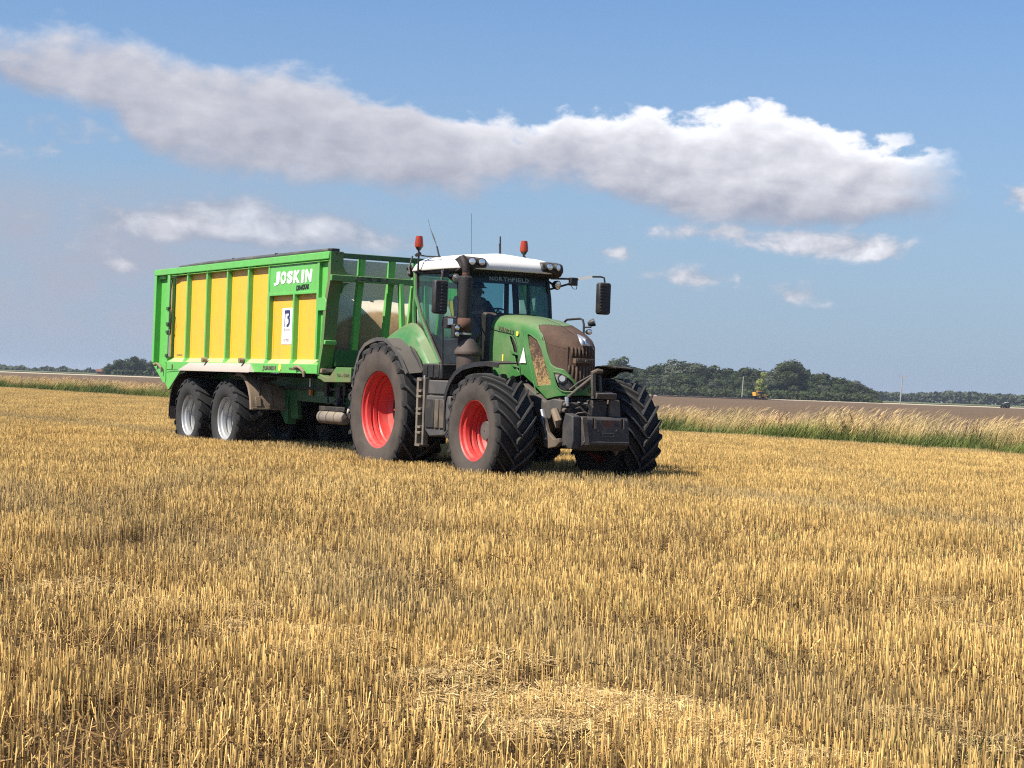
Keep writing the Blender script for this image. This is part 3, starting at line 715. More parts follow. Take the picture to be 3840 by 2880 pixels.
# distant hedges and woods that read as one mass
def mass(name, az0, az1, d, prof, leaf, n, material, label, seed):
    r = np.random.default_rng(seed); V = []; F = []
    for _ in range(n):
        az = r.uniform(az0, az1); top = prof(az) * d
        if top < .3: continue
        dd = d + r.uniform(-12, 12); z = top * math.sqrt(r.random()) * r.uniform(.75, 1.0); c = np.array([dd * math.sin(az), dd * math.cos(az), z])
        nrm = r.normal(size=3) + np.array([-.3, -.8, .5]); nrm /= np.linalg.norm(nrm)
        a = np.cross(nrm, [0, 0, 1.]); a /= np.linalg.norm(a); b = np.cross(nrm, a); s = leaf * r.uniform(.5, 1.2)
        k_ = len(V); V += [c - a * s, c - b * s * .8, c + a * s, c + b * s * .8]; F.append((k_, k_ + 1, k_ + 2, k_ + 3))
    me = bpy.data.meshes.new(name); me.from_pydata([tuple(v) for v in V], [], F); me.materials.append(material)
    o = bpy.data.objects.new(name, me); COL.objects.link(o); return props(o, kind='stuff', label=label)
lumps = lambda az, f, p: .5 + .5 * math.sin(az * f + p) * math.sin(az * f * .37 + p * 2)
mass('far_hedgerow', -.30, -.205, 1500, lambda a: .0006 + .0034 * max(0, lumps(a, 410, 1) - .35) + .0010 * lumps(a, 1500, 3), 1.6, 5000, TM['grey'], 'thin dark line of distant hedges and trees on the left horizon', 5)
mass('far_woodland', .185, .33, 1500, lambda a: .0042 + .0022 * lumps(a, 90, 2) + .0008 * lumps(a, 700, 1), 1.7, 9000, TM['grey'], 'low hazy belt of woodland along the right horizon', 6)
mass('far_woodland', -.20, .06, 1700, lambda a: .0030 + .0012 * lumps(a, 120, 1), 2.0, 6000, TM['grey'], 'distant belt of woodland hidden behind the tractor and trailer', 8)
mass('copse_undergrowth', -.212, -.163, 903, lambda a: .0030, 1.0, 1500, TM['dark'], 'dark undergrowth at the foot of the left copse', 9)
mass('woodland_undergrowth', .056, .196, 741, lambda a: .0048 * min(1, (.197 - a) / .012), .8, 5200, TM['dark'], 'dark undergrowth along the foot of the right wood', 10)

# ------------------------------------------------------------------ poles, far buildings, far machines
def pole(az, d, h, arm, lean, label, mname):
    x, y = d * math.sin(az), d * math.cos(az); t = empty('utility_pole', (x, y, 0), -az, label=label, cat='pole')
    mb = MB(); mb.tube([(0, 0, 0), (lean, 0, h)], [.20, .15], 8); mb.build('shaft', M[mname], t)
    if arm:
        MB().box(lean - 1.25, lean + 1.25, -.07, .07, h - .30, h - .10).build('crossarm', M[mname], t)
        for dx in (-1.1, 0, 1.1):
            b = MB(); b.lathe([(0, .07), (.15, .11), (.35, .06), (.45, .02)], 8, (lean + dx, 0, h - .08), 'z', True); b.build('insulator', M['polepink'], t)
M['poleg'] = mat('weathered_pole', (.30, .29, .27), .8); M['polepink'] = mat('brown_insulator', (.32, .16, .16), .4)
pole(.1227, 715, 8.3, False, .35, 'plain grey pole standing in front of the dark wood', 'poleg')
pole(.2052, 640, 9.4, True, .5, 'grey T-shaped power pole standing alone on the right', 'poleg')
M['brick'] = mat('red_brick', (.26, .10, .07), .9, var=.2); M['rooft'] = mat('roof_tiles', (.20, .09, .06), .9, var=.2); M['pane'] = mat('dark_window_pane', (.03, .035, .04), .1)
def house(az, d, w, dp, h, rh, label):
    x, y = d * math.sin(az), d * math.cos(az); t = empty('farmhouse', (x, y, 0), -az, label=label, cat='house')
    MB().box(-w / 2, w / 2, -dp / 2, dp / 2, 0, h).build('wall', M['brick'], t)
    r = MB().prism([(-dp / 2 - .3, h), (dp / 2 + .3, h), (0, h + rh)], 'x', -w / 2 - .3, w / 2 + .3).build('roof', M['rooft'], t)
    MB().box(w / 4, w / 4 + .8, -.4, .4, h + rh * .5, h + rh + .8).build('chimney', M['brick'], r)
    for q in (-w / 4, w / 4): MB().box(q - .5, q + .5, -dp / 2 - .05, -dp / 2 + .05, h * .4, h * .75).build('window', M['pane'], t)
house(-.2168, 960, 4.5, 4, 1.5, 1.3, 'small red roofed house beside the left copse')

def wheel_simple(parent, x, y, r, w, m, rimm, side):
    mb = MB(); mb.lathe([(-w / 2, r * .55), (-w / 2, r * .9), (-w * .4, r), (w * .4, r), (w / 2, r * .9), (w / 2, r * .55)], 20, (x, y, r), 'y', True)
    wh = mb.build('wheel', M['rubber'], parent)
    MB().lathe([(side * w * .51, r * .5), (side * w * .40, r * .2), (side * w * .45, .03)], 16, (x, y, r), 'y', True).build('rim', rimm, wh)
M['myellow'] = mat('machine_yellow', (.75, .40, .05), .45); M['mblack'] = mat('machine_black', (.02, .02, .022), .5)
def far_machine(az, d, rz, label, cat, body, cabm, name):
    x, y = d * math.sin(az), d * math.cos(az); t = empty(name, (x, y, .1), rz, label=label, cat=cat)
    b = MB(); b.prism([(.2, 1.0), (2.9, 1.0), (3.1, 1.3), (3.0, 1.75), (.2, 2.0)], 'y', -.45, .45); b.build('bonnet', body, t, bevel=.05)
    MB().prism([(-1.2, 1.2), (.5, 1.2), (.6, 2.0), (.4, 2.85), (-1.0, 2.85), (-1.3, 2.0)], 'y', -.75, .75).build('cab', M['pane'], t, bevel=.04)
    MB().box(-1.15, .55, -.85, .85, 2.85, 3.05).build('roof', cabm, t, bevel=.06)
    MB().prism([(-1.6, 1.1), (-.1, 1.1), (-.3, 1.8), (-.7, 2.0), (-1.2, 1.9)], 'y', -1.25, -.75).build('fender', body, t)
    MB().prism([(-1.6, 1.1), (-.1, 1.1), (-.3, 1.8), (-.7, 2.0), (-1.2, 1.9)], 'y', .75, 1.25).build('fender', body, t)
    for s in (-1, 1):
        wheel_simple(t, -.75, s * 1.0, .92, .55, M['rubber'], body, s); wheel_simple(t, 2.2, s * .95, .68, .45, M['rubber'], body, s)
    return t
fm = far_machine(.1320, 585, R(25), 'small yellow tractor working the far ploughed field', 'tractor', M['myellow'], M['myellow'], 'far_tractor')
MB().prism([(-2.3, 1.2), (-1.45, 1.2), (-1.4, 2.5), (-2.5, 2.6)], 'y', -1.1, 1.1).build('hopper', M['myellow'], fm, bevel=.05)
b = MB(); b.box(-7.2, -2.2, -.25, .25, .7, 1.0); b.build('drawbar', M['mblack'], fm)
for i in range(5): MB().prism([(-6.6, .25), (-4.4, .25), (-4.6, .9), (-6.4, .95)], 'y', -2.2 + i * .9, -1.7 + i * .9).build('cultivator_section', M['mblack'], fm)
ft = far_machine(.2590, 600, R(200), 'tiny dark tractor with white roof on the right horizon', 'tractor', M['mblack'], M['white'], 'far_tractor')
ft.scale = (.6, .6, .6); fm.scale = (.85, .85, .85)
# ------------------------------------------------------------------ lettering
def lettering(name, s, width, height, m, parent, origin, xdir, ydir, bold=.0, shear=0.0, depth=.003, xscale_fit=True, **kw):
    """text fitted to width x height, lower left corner at origin, running along xdir with up = ydir"""
    cu = bpy.data.curves.new(name, 'FONT'); cu.body = s; cu.size = 1; cu.offset = bold; cu.extrude = .01; cu.shear = shear; cu.resolution_u = 3
    tmp = bpy.data.objects.new(name + '_tmp', cu); COL.objects.link(tmp); bpy.context.view_layer.update()
    me = bpy.data.meshes.new_from_object(tmp.evaluated_get(bpy.context.evaluated_depsgraph_get()))
    bpy.data.objects.remove(tmp); bpy.data.curves.remove(cu)
    n = len(me.vertices); co = np.zeros(n * 3); me.vertices.foreach_get('co', co); co = co.reshape(-1, 3)
    mn, mx = co.min(0), co.max(0); X = Vector(xdir).normalized(); Y = Vector(ydir).normalized(); Z = X.cross(Y); O = Vector(origin)
    u = (co[:, 0] - mn[0]) / (mx[0] - mn[0]) * width; v = (co[:, 1] - mn[1]) / (mx[1] - mn[1]) * height; w = np.sign(co[:, 2]) * depth
    P = np.array(O)[None] + u[:, None] * np.array(X) + v[:, None] * np.array(Y) + w[:, None] * np.array(Z)
    me.vertices.foreach_set('co', P.ravel()); me.materials.clear(); me.materials.append(m); me.name = name; me.update()
    o = bpy.data.objects.new(name, me); COL.objects.link(o); o.parent = parent
    return props(o, **kw)

# ------------------------------------------------------------------ wheels
def tyre_carcass(Rt, w, rr, n=96):
    """Rt: tread base radius, w: section width, rr: bead radius; axis y, centre 0"""
    h = w / 2
    pr = [(-h * .80, rr), (-h * .88, rr + .02), (-h * .97, rr + (Rt - rr) * .28), (-h, rr + (Rt - rr) * .50), (-h * .98, rr + (Rt - rr) * .74), (-h * .93, Rt - .035), (-h * .84, Rt - .008), (-h * .5, Rt), (0, Rt + .004)]
    pr = pr + [(-a, r) for a, r in pr[-2::-1]]
    return MB().lathe(pr, n)

def tractor_tyre(Rt, w, rr, nl, lh, mir=1):
    mb = tyre_carcass(Rt, w, rr)
    h = w / 2; pitch = 2 * math.pi / nl
    for side in (-1, 1):
        for i in range(nl):
            t0 = i * pitch + (pitch / 2 if side > 0 else 0)
            # axial station, extra angle travelled, radius of the carcass, lug height, width
            st = []
            for q in (-.06, .12, .35, .6, .8, .92, 1.0):
                y = q * h * .98
                trav = (abs(q) ** .92 if q > 0 else -.04) * h * 1.08 / Rt
                rad = Rt + .002 - max(0, q - .62) ** 2 * .13
                st.append((y, t0 + trav, rad, lh * (1 if q < .95 else .9), (.046 if q < .2 else .038) * Rt / .95))
            st.append((h * 1.005, t0 + h * 1.15 / Rt, Rt - .075, .012, .040 * Rt / .95))
            v = []
            for (y, t, rad, hh, wd) in st:
                wa = wd / 2 * 1.35
                for dt, rr_ in ((-wa * 1.35, rad - .012), (-wa * .85, rad + hh), (wa * .85, rad + hh), (wa * 1.35, rad - .012)):
                    tt = t + dt / Rt
                    v.append((rr_ * math.cos(tt), side * y * mir, rr_ * math.sin(tt)))
            k = len(st); f = [(a * 4 + b, a * 4 + b + 1, (a + 1) * 4 + b + 1, (a + 1) * 4 + b) for a in range(k - 1) for b in range(3)]
            f += [(0, 1, 2, 3), ((k - 1) * 4 + 3, (k - 1) * 4 + 2, (k - 1) * 4 + 1, (k - 1) * 4)]
            mb.add(v, f)
    return mb

def flotation_tyre(Rt, w, rr, nl):
    mb = tyre_carcass(Rt, w, rr); h = w / 2; pitch = 2 * math.pi / nl; lh = .028
    for side in (-1, 1):
        for i in range(nl):
            t0 = i * pitch + (pitch / 2 if side > 0 else 0); st = []
            for q in (.20, .38, .56, .72, .86, .96, 1.01):
                trav = (q - .2) ** 1.5 * h * .75 / Rt
                rad = Rt + .002 - max(0, q - .60) ** 2 * .18
                st.append((q * h, t0 + trav, rad, lh if q < 1 else .008, .088 if q > .3 else .07))
            v = []
            for (y, t, rad, hh, wd) in st:
                for dt, r_ in ((-wd * .56, rad - .01), (-wd * .47, rad + hh), (wd * .47, rad + hh), (wd * .56, rad - .01)):
                    tt = t + dt / Rt; v.append((r_ * math.cos(tt), side * y, r_ * math.sin(tt)))
            k = len(st); f = [(a * 4 + b, a * 4 + b + 1, (a + 1) * 4 + b + 1, (a + 1) * 4 + b) for a in range(k - 1) for b in range(3)]
            f += [(0, 1, 2, 3), ((k - 1) * 4 + 3, (k - 1) * 4 + 2, (k - 1) * 4 + 1, (k - 1) * 4)]
            mb.add(v, f)
    for i in range(nl):     # centre blocks
        t0 = i * pitch + pitch * .25; v = []
        for (y, dt) in ((-.24, -.3), (-.04, -.42), (.24, -.05), (.24, .42), (.04, .30), (-.24, .12)):
            for r_ in (Rt - .01, Rt + lh): tt = t0 + dt * pitch * .8; v.append((r_ * math.cos(tt), y * h, r_ * math.sin(tt)))
        f = [tuple(range(1, 12, 2)), tuple(range(0, 12, 2))[::-1]] + [(2 * a, 2 * ((a + 1) % 6), 2 * ((a + 1) % 6) + 1, 2 * a + 1) for a in range(6)]
        mb.add(v, f)
    return mb

def wheel(parent, name, loc, side, Rt, w, rr, lug, nl, rim_m, tyre_m, depth, kind='tractor', hub=None):
    """side -1: outer face towards -y"""
    s = side; hw = w * .40; dk = s * (hw - depth)         # axial position of the disc
    # disc = the wheel part itself
    d = MB()
    d.lathe([(dk - s * .01, rr * .86), (dk, rr * .80), (dk - s * .05, rr * .66), (dk - s * .055, rr * .42), (dk - s * .02, rr * .30), (dk - s * .02, .02)], 40)
    nb = 10 if kind == 'tractor' else 10
    for i in range(nb):
        a = 2 * math.pi * i / nb; c = (rr * .36 * math.cos(a), 0, rr * .36 * math.sin(a))
        b = MB(); b.lathe([(dk - s * .03, .016), (dk + s * .012, .016), (dk + s * .014, .002)], 6, c); d.add(b.v, b.f)
    o = d.build(name, rim_m, parent, loc=loc)
    rim = MB()
    pr = [(s * (hw + .012), rr + .028), (s * (hw + .020), rr + .012), (s * (hw + .006), rr - .004), (s * (hw - .03), rr - .012), (s * (hw - .05), rr - .040), (s * (hw - .105), rr - .052), (s * (hw - .118), rr - .030), (s * (hw - .140), rr - .036), (s * (hw - .152), rr - .062), (s * (hw - .20), rr - .066), (s * (hw - .212), rr - .048),
          (s * (hw - .235), rr - .072), (s * (hw - max(depth * .85, .24)), rr - .080), (dk, rr * .80), (dk - s * .04, rr * .80), (-s * hw * .4, rr - .07), (-s * (hw - .05), rr - .03), (-s * (hw + .01), rr + .02)]
    rim.lathe(pr, 72); rim.build('rim', rim_m, o)
    ty = tractor_tyre(Rt, w, rr, nl, lug) if kind == 'tractor' else flotation_tyre(Rt, w, rr, nl)
    ty.build('tyre', tyre_m, o, angle=28)
    if hub:
        MB().lathe([(dk - s * .05, hub), (dk + s * .10, hub), (dk + s * .125, hub * .93), (dk + s * .13, .01)], 28).build('hub', M['plastic_grey'], o)
    else:
        MB().lathe([(dk - s * .02, rr * .22), (dk + s * .03, rr * .21), (dk + s * .045, rr * .16), (dk + s * .05, .01)], 24).build('hub', rim_m, o)
    if kind == 'tractor':
        MB().lathe([(-s * hw * .2, .24), (-s * (hw + .03), .24), (-s * (hw + .04), .30), (-s * (hw + .08), .30), (-s * (hw + .09), .05)], 28).build('final_drive', M['metal_dark'], o)
        MB().lathe([(-s * hw * .55, .2), (-s * hw * .55, rr * .88)], 40).build('inner_shade_disc', M['metal_dark'], o)  # added dark disc, stands in for the shade inside the red rim
    v = MB(); v.tube([(rr * .55, dk - s * .02, rr * .1), (rr * .6, dk + s * .06, rr * .12)], .009, 6); v.build('valve', M['blackpaint'], o)
    return o

TH = R(-60)
# ================================================================== TRACTOR
TR = empty('tractor', (-.8308, 28.6251, 0), TH, label='dusty green tractor with red wheels and white cab roof pulling the trailer', cat='tractor')

rw = wheel(TR, 'rear_wheel', (0, -1.035, .97), -1, .968, .71, .565, .055, 22, M['red'], M['tyre_rear'], .36)
wheel(TR, 'rear_wheel', (0, 1.035, .97), 1, .968, .71, .565, .055, 22, M['red'], M['tyre_rear'], .36)
wheel(TR, 'front_wheel', (2.88, -1.02, .765), -1, .745, .60, .405, .047, 22, M['red'], M['tyre_front'], .28, hub=.135)
wheel(TR, 'front_wheel', (2.88, 1.02, .765), 1, .745, .60, .405, .047, 22, M['red'], M['tyre_front'], .28, hub=.135)

# ---- bonnet shell: plan outline u -> (x, y), profile of the top
PLAN = [(1.70, .42), (2.6, .40), (3.0, .385), (3.2, .365), (3.35, .325), (3.47, .265), (3.55, .19), (3.59, .10), (3.60, 0)]
PU = [0]
for a, b in zip(PLAN, PLAN[1:]): PU.append(PU[-1] + math.hypot(b[0] - a[0], b[1] - a[1]))
UM = PU[-1]
def plan(u):
    s = -1 if u <= UM else 1; q = u if u <= UM else 2 * UM - u
    return float(np.interp(q, PU, [p[0] for p in PLAN])), s * float(np.interp(q, PU, [p[1] for p in PLAN]))
TOPX = [1.6, 1.9, 2.2, 2.6, 2.95, 3.2, 3.4, 3.5, 3.60]; TOPZ = [2.425, 2.425, 2.405, 2.355, 2.28, 2.195, 2.115, 2.06, 1.98]
def topz(x): return float(np.interp(x, TOPX, TOPZ))
def botz(u): q = min(u, 2 * UM - u); return float(np.interp(q, [0, .6, .95, 1.25, 1.55, 1.70, 1.82, UM], [1.50, 1.50, 1.56, 1.42, 1.235, 1.27, 1.285, 1.30]))
def shz(u):
    q = min(u, 2 * UM - u); return float(np.interp(q, [0, .9, 1.3, 1.6, 1.85, UM], [2.20, 2.16, 2.06, 1.97, 1.93, 1.92]))
def hood_pt(u, t, off=0.0):
    """t 0..1 wall, 1..2 top"""
    x, y = plan(u); zs = shz(u)
    if t <= 1:
        z = botz(u) + (zs - botz(u)) * t; bulge = .012 * math.sin(math.pi * t)
        q = min(u, 2 * UM - u)
        n = Vector((0, -1 if u < UM else 1, 0)) if q < 1.2 else Vector((x - 3.15, y * 1.1, 0)).normalized()
        return Vector((x, y, z)) + n * (bulge + off)
    a = (t - 1) * math.pi / 2; sx = min(x, 3.36)
    ca = math.cos(a) ** .62 if a < math.pi / 2 - 1e-6 else 0.0; sa = math.sin(a)
    px_, py_ = sx + (x - sx) * ca, y * ca
    zt = topz(px_); z = zs + (zt - zs) * sa ** .9
    q = Vector((px_, py_, z)); return q + Vector((0, y * .8, .8)).normalized() * off if off else q
NU, NV1, NV2 = 400, 110, 60
us = [2 * UM * i / NU for i in range(NU + 1)]; ts = [i / NV1 for i in range(NV1)] + [1 + i / NV2 for i in range(NV2 + 1)]
def inpoly(p, poly):
    x, y = p; c = False; j = len(poly) - 1
    for i in range(len(poly)):
        if (poly[i][1] > y) != (poly[j][1] > y) and x < (poly[j][0] - poly[i][0]) * (y - poly[i][1]) / (poly[j][1] - poly[i][1]) + poly[i][0]: c = not c
        j = i
    return c
SIDEG = [(1.035, 2.13), (1.10, 2.125), (1.30, 2.045), (1.40, 1.93), (1.53, 1.67), (1.64, 1.435), (1.337, 1.405), (1.25, 1.60), (1.15, 1.80), (1.08, 1.98)]
HEADL = [(1.66, 1.60), (1.69, 1.49), (1.73, 1.40), (1.79, 1.355), (1.85, 1.338), (1.95, 1.345), (1.995, 1.36), (1.998, 1.40), (1.96, 1.475), (1.91, 1.525), (1.83, 1.575), (1.75, 1.60)]
SLOT = [(.55, 2.11), (.61, 2.105), (.70, 2.04), (.77, 1.94), (.82, 1.81), (.86, 1.65), (.85, 1.59), (.80, 1.63), (.73, 1.79), (.65, 1.95), (.58, 2.05)]
def fg_low(q): return float(np.interp(q, [1.10, 1.25, 1.419, 1.48, 1.527, 1.609, 1.70, 1.825, 1.932, 2.009, UM], [2.30, 2.20, 2.094, 2.00, 1.873, 1.707, 1.665, 1.641, 1.538, 1.422, 1.36]))
def region(u, t):
    p = hood_pt(u, t); q = min(u, 2 * UM - u)
    if t <= 1.02:
        if inpoly((q, p.z), SIDEG): return 'side_grille'
        if inpoly((q, p.z), HEADL): return 'headlight'
        if inpoly((q, p.z), SLOT): return 'slot'
        if q > 1.40 and p.z > fg_low(q): return 'front_grille'
        return 'bonnet'
    if p.x > 3.02 - .27 * (abs(p.y) / .36) ** 2 and (q > 1.40 or p.z > fg_low(q)) : return 'front_grille'
    if abs(p.y) > .30 and 2.76 < p.x and p.z > fg_low(q): return 'front_grille'
    return 'bonnet'
P0 = [[hood_pt(u, t) for t in ts] for u in us]
parts = {}
for i in range(NU):
    for j in range(len(ts) - 1):
        r_ = region((us[i] + us[i + 1]) / 2, (ts[j] + ts[j + 1]) / 2)
        if r_ in ('side_grille', 'slot', 'headlight'): r_ += '_r' if us[i] < UM else '_l'
        parts.setdefault(r_, []).append((i, j))
def hood_part(key, name, m, inset=0.0, parent=TR, rim=False, **kw):
    idx = {}; V = []; F = []
    for (i, j) in parts[key]:
        f = []
        for (a, b) in ((i, j), (i + 1, j), (i + 1, j + 1), (i, j + 1)):
            if (a, b) not in idx:
                idx[(a, b)] = len(V); p = P0[a][b]
                if inset:
                    n = Vector((0, -1 if us[a] < UM else 1, 0)) if min(us[a], 2 * UM - us[a]) < 1.2 else Vector((p.x - 3.1, p.y * 1.3, 0)).normalized()
                    if ts[b] > 1: n = (n + Vector((0, 0, 1.5))).normalized()
                    p = p - n * inset
                V.append(tuple(p))
            f.append(idx[(a, b)])
        F.append(tuple(f))
    mb = MB(); mb.add(V, F); o = mb.build(name, m, parent, angle=50, **kw)
    sd = o.modifiers.new('thickness', 'SOLIDIFY'); sd.thickness = .014; sd.offset = -1 if not inset else -1
    return o
bon = hood_part('bonnet', 'bonnet', M['fgreen_top'])
fgr = hood_part('front_grille', 'front_grille', M['grille'], .008)
for sfx in ('_r', '_l'):
    hood_part('side_grille' + sfx, 'side_grille', M['chaff'], .012)
    hood_part('slot' + sfx, 'air_slot', M['dark_gap'], .03, parent=bon)
hl = [hood_part('headlight' + s_, 'headlight', M['plastic'], .035) for s_ in ('_r', '_l')]
def wall_pt(q, z, off, side=-1):
    u = q if side < 0 else 2 * UM - q
    x, y = plan(u); n = Vector((0, side, 0)) if q < 1.2 else Vector((x - 3.1, y * 1.3, 0)).normalized()
    return Vector((x, y, z)) + n * (off + .008)
def wall_n(q, side=-1):
    u = q if side < 0 else 2 * UM - q; x, y = plan(u); return Vector((0, side, 0)) if q < 1.2 else Vector((x - 3.1, y * 1.3, 0)).normalized()
def disc(mb, c, n, r, th, seg=24, r2=None):
    c = Vector(c); n = Vector(n).normalized(); mb.tube([c, c + n * th], [r, r2 or r], seg); return mb
for s_, o in zip((-1, 1), hl):
    for (q, z, r_) in ((1.80, 1.52, .052), (1.89, 1.415, .040)):
        n = wall_n(q, s_); c = wall_pt(q, z, -.03, s_)
        disc(MB(), c, n, r_ + .014, .018).build('lamp_ring', M['plastic'], o)
        disc(MB(), c, n, r_, .024, r2=r_ * .8).build('lamp', M['lamp'] if r_ > .045 else M['metal_dark'], o)
    a = MB(); a.strip([wall_pt(1.668, 1.595, -.006, s_), wall_pt(1.74, 1.592, -.006, s_), wall_pt(1.80, 1.582, -.006, s_), wall_pt(1.885, 1.535, -.006, s_)],
                      [wall_pt(1.695, 1.53, -.012, s_), wall_pt(1.735, 1.455, -.012, s_), wall_pt(1.765, 1.56, -.012, s_), wall_pt(1.86, 1.525, -.012, s_)]); a.build('daylight_strip', M['lamp'], o)
    # green brow round the lamp
    rim = MB(); rim.tube([wall_pt(q, z, .004, s_) for q, z in [(1.66, 1.605)] + HEADL[1:] + [(1.66, 1.605)]], .010, 6, cap=False); rim.build('headlight_rim', M['fgreen'], o)
# grille slats: curved vertical bars in two rows with the name plate between them
for (u0, n, za, zb) in ((1.925, 8, 1.83, 1.955), (1.895, 9, 1.44, 1.705)):
    for k in range(n):
        u = u0 + (2 * UM - 2 * u0) * k / (n - 1)
        x, y = plan(u); lean = .014 if zb < 1.75 else .0
        nrm = Vector((x - 3.1, y * 1.3, 0)).normalized()
        z0 = max(za, fg_low(min(u, 2 * UM - u)) + .02)
        pts = []
        for q in range(6):
            f = q / 5; z = z0 + (zb - z0) * f
            pts.append(Vector((x, y, z)) + nrm * (.004 + .012 * math.sin(math.pi * min(1, f + .1))) + Vector((-lean * (1 - f), 0, 0)))
        s_ = MB(); s_.tube(pts, [.012, .017, .018, .018, .018, .013], 7)
        s_.build('grille_slat', M['slat'], fgr)
for u in (1.872, 2 * UM - 1.872):
    x, y = plan(u); g_ = MB(); n_ = Vector((x - 3.1, y * 1.3, 0)).normalized()
    g_.tube([Vector((x, y, z)) + n_ * .001 for z in (1.55, 1.7, 1.85, 1.96)], .009, 6); g_.build('grille_groove', M['dark_gap'], fgr)
plate = MB(); plate.prism([(3.585, -.165), (3.635, -.15), (3.645, 0), (3.635, .15), (3.585, .165)], 'z', 1.735, 1.80); pl_ = plate.build('name_plate', M['slat'], fgr, bevel=.004)
lettering('name_lettering', 'FENDT', .27, .040, M['metal_dusty'], pl_, (3.648, -.135, 1.748), (0, 1, 0), (0, 0, 1), bold=.02, depth=.004)
# silver arrow badge on the nose
bd = MB(); bd.add([(3.395, 0.005, 2.128), (3.53, -.055, 2.075), (3.615, -.06, 1.975), (3.60, -.005, 2.045), (3.618, .0, 1.972)], [(0, 1, 3), (1, 2, 4, 3)])
bd.add([(3.395, 0.005, 2.128), (3.53, .06, 2.078), (3.612, .085, 1.975), (3.60, -.005, 2.045), (3.618, .0, 1.972)], [(0, 3, 1), (1, 3, 4, 2)])
bo = bd.build('badge', mat('brushed_badge', (.62, .66, .70), .35, .6), fgr); sm = bo.modifiers.new('thickness', 'SOLIDIFY'); sm.thickness = .015; sm.offset = 1
# bonnet side details (right and left)
for s_ in (-1, 1):
    q = MB(); q.tube([wall_pt(a, fg_low(a), -.003, s_) for a in [1.42 + (UM - .02 - 1.42) * i / 30 for i in range(31)]], .007, 6, cap=False); q.build('grille_rim', M['fgreen'], bon)
    for poly, r__ in ((SIDEG, .008), (SLOT, .006)):
        q = MB(); q.tube([wall_pt(a, b, -.004, s_) for a, b in poly + [poly[0]]], r__, 6, cap=False); q.build('opening_rim', M['fgreen'], bon)
    ln = MB(); ln.tube([wall_pt(q, z, -.001, s_) for q, z in ((.04, 2.205), (.25, 2.175), (.45, 2.15), (.62, 2.125), (.72, 2.06), (.79, 1.96), (.84, 1.82), (.885, 1.65), (.91, 1.5))], .006, 5); ln.build('panel_joint', M['dark_gap'], bon)
    cr = MB(); cr.tube([wall_pt(q, z, .002, s_) for q, z in ((.92, 2.12), (1.0, 2.00), (1.06, 1.86), (1.15, 1.68), (1.27, 1.42), (1.33, 1.28))], .009, 6); cr.build('crease', M['fgreen'], bon)
    for (q, z, l) in ((.57, 1.90, .24), (.60, 1.72, .25)):
        f_ = MB(); a, b, c = wall_pt(q, z, 0, s_), wall_pt(q + l * .5, z - .01, .035, s_), wall_pt(q + l, z - .05, 0, s_)
        f_.sheet([a, (a + b) / 2 + Vector((0, 0, .006)), b, c], [a + Vector((0, 0, -.008)), (a + b) / 2 - Vector((0, 0, .02)), b - Vector((0, 0, .035)), c - Vector((0, 0, .02))], (0, -s_ * .012, 0))
        f_.build('cooling_fin', M['fgreen'], bon)
    ys = MB(); disc(ys, wall_pt(.79, 2.135, .010, s_), wall_n(.79, s_), .034, .004, 20); o = ys.build('round_sticker', M['yellowsign'], bon)
    st = MB(); st.box(2.10, 2.135, s_ * .43 - .002, s_ * .43 + .002, 1.73, 1.84); st.build('yellow_sticker', M['yellowsign'], bon)
    wp_ = MB(); n = wall_n(1.0, s_)
    a, b, c = wall_pt(.985, 1.94, .016, s_), wall_pt(.89, 1.725, .016, s_), wall_pt(1.055, 1.72, .016, s_); wp_.add([a, b, c, a + n * .004, b + n * .004, c + n * .004], [(0, 1, 2), (3, 5, 4), (0, 3, 4, 1), (1, 4, 5, 2), (2, 5, 3, 0)])
    wp_.build('warning_sticker', M['warn'], bon)
    org = wall_pt(.24, 2.235, .004, s_) if s_ < 0 else wall_pt(.68, 2.175, .004, s_)
    xd = Vector((.55, 0, -.085)) if s_ < 0 else Vector((-.55, 0, .085))
    lettering('model_lettering', 'VARIO', .36, .062, M['decal'], bon, org + Vector((0, 0, -.04)), xd, (0, 0, 1), bold=.02, depth=.003)
    lettering('model_number', '3', .04, .055, M['decal'], bon, org + xd.normalized() * .40 + Vector((0, 0, -.035)), xd, (0, 0, 1), bold=.02, depth=.003)
# black cowl between bonnet and cab, engine block below
MB().prism([(1.42, 1.55), (1.72, 1.50), (1.72, 2.32), (1.66, 2.42), (1.52, 2.46), (1.42, 2.40)], 'y', -.45, .45).build('cowl', M['plastic'], TR, bevel=.03)
MB().prism([(1.2, .62), (2.4, .62), (2.6, .70), (3.3, .80), (3.45, 1.25), (3.2, 1.42), (1.4, 1.6), (1.2, 1.5)], 'y', -.27, .27).build('engine_block', M['metal_dark'], TR, bevel=.02)
fr_ = MB()
for s_ in (-1, 1):
    y0, y1 = sorted((s_ * .30, s_ * .40))
    fr_.prism([(2.65, 1.44), (3.25, 1.20), (3.50, 1.24), (3.72, 1.22), (3.68, 1.05), (3.45, 1.02), (3.37, .85), (3.30, .62), (3.22, .62), (3.12, .95), (2.90, 1.20)], 'y', y0, y1)
fr_.build('front_frame', M['plastic_grey'], TR, bevel=.012)
ax_ = MB(); ax_.tube([(2.88, -.80, .74), (2.88, -.45, .72), (2.88, 0, .66), (2.88, .45, .72), (2.88, .80, .74)], [.13, .10, .15, .10, .13], 14)
ax_.tube([(2.75, -.6, .60), (2.60, 0, .60), (2.75, .6, .60)], .035, 8); ax_.build('front_axle', M['metal_dark'], TR)
MB().lathe([(-.75, .20), (-.45, .22), (-.35, .30), (.35, .30), (.45, .22), (.75, .20)], 24, (0, 0, .97), 'y', True).build('rear_axle', M['metal_dark'], TR)
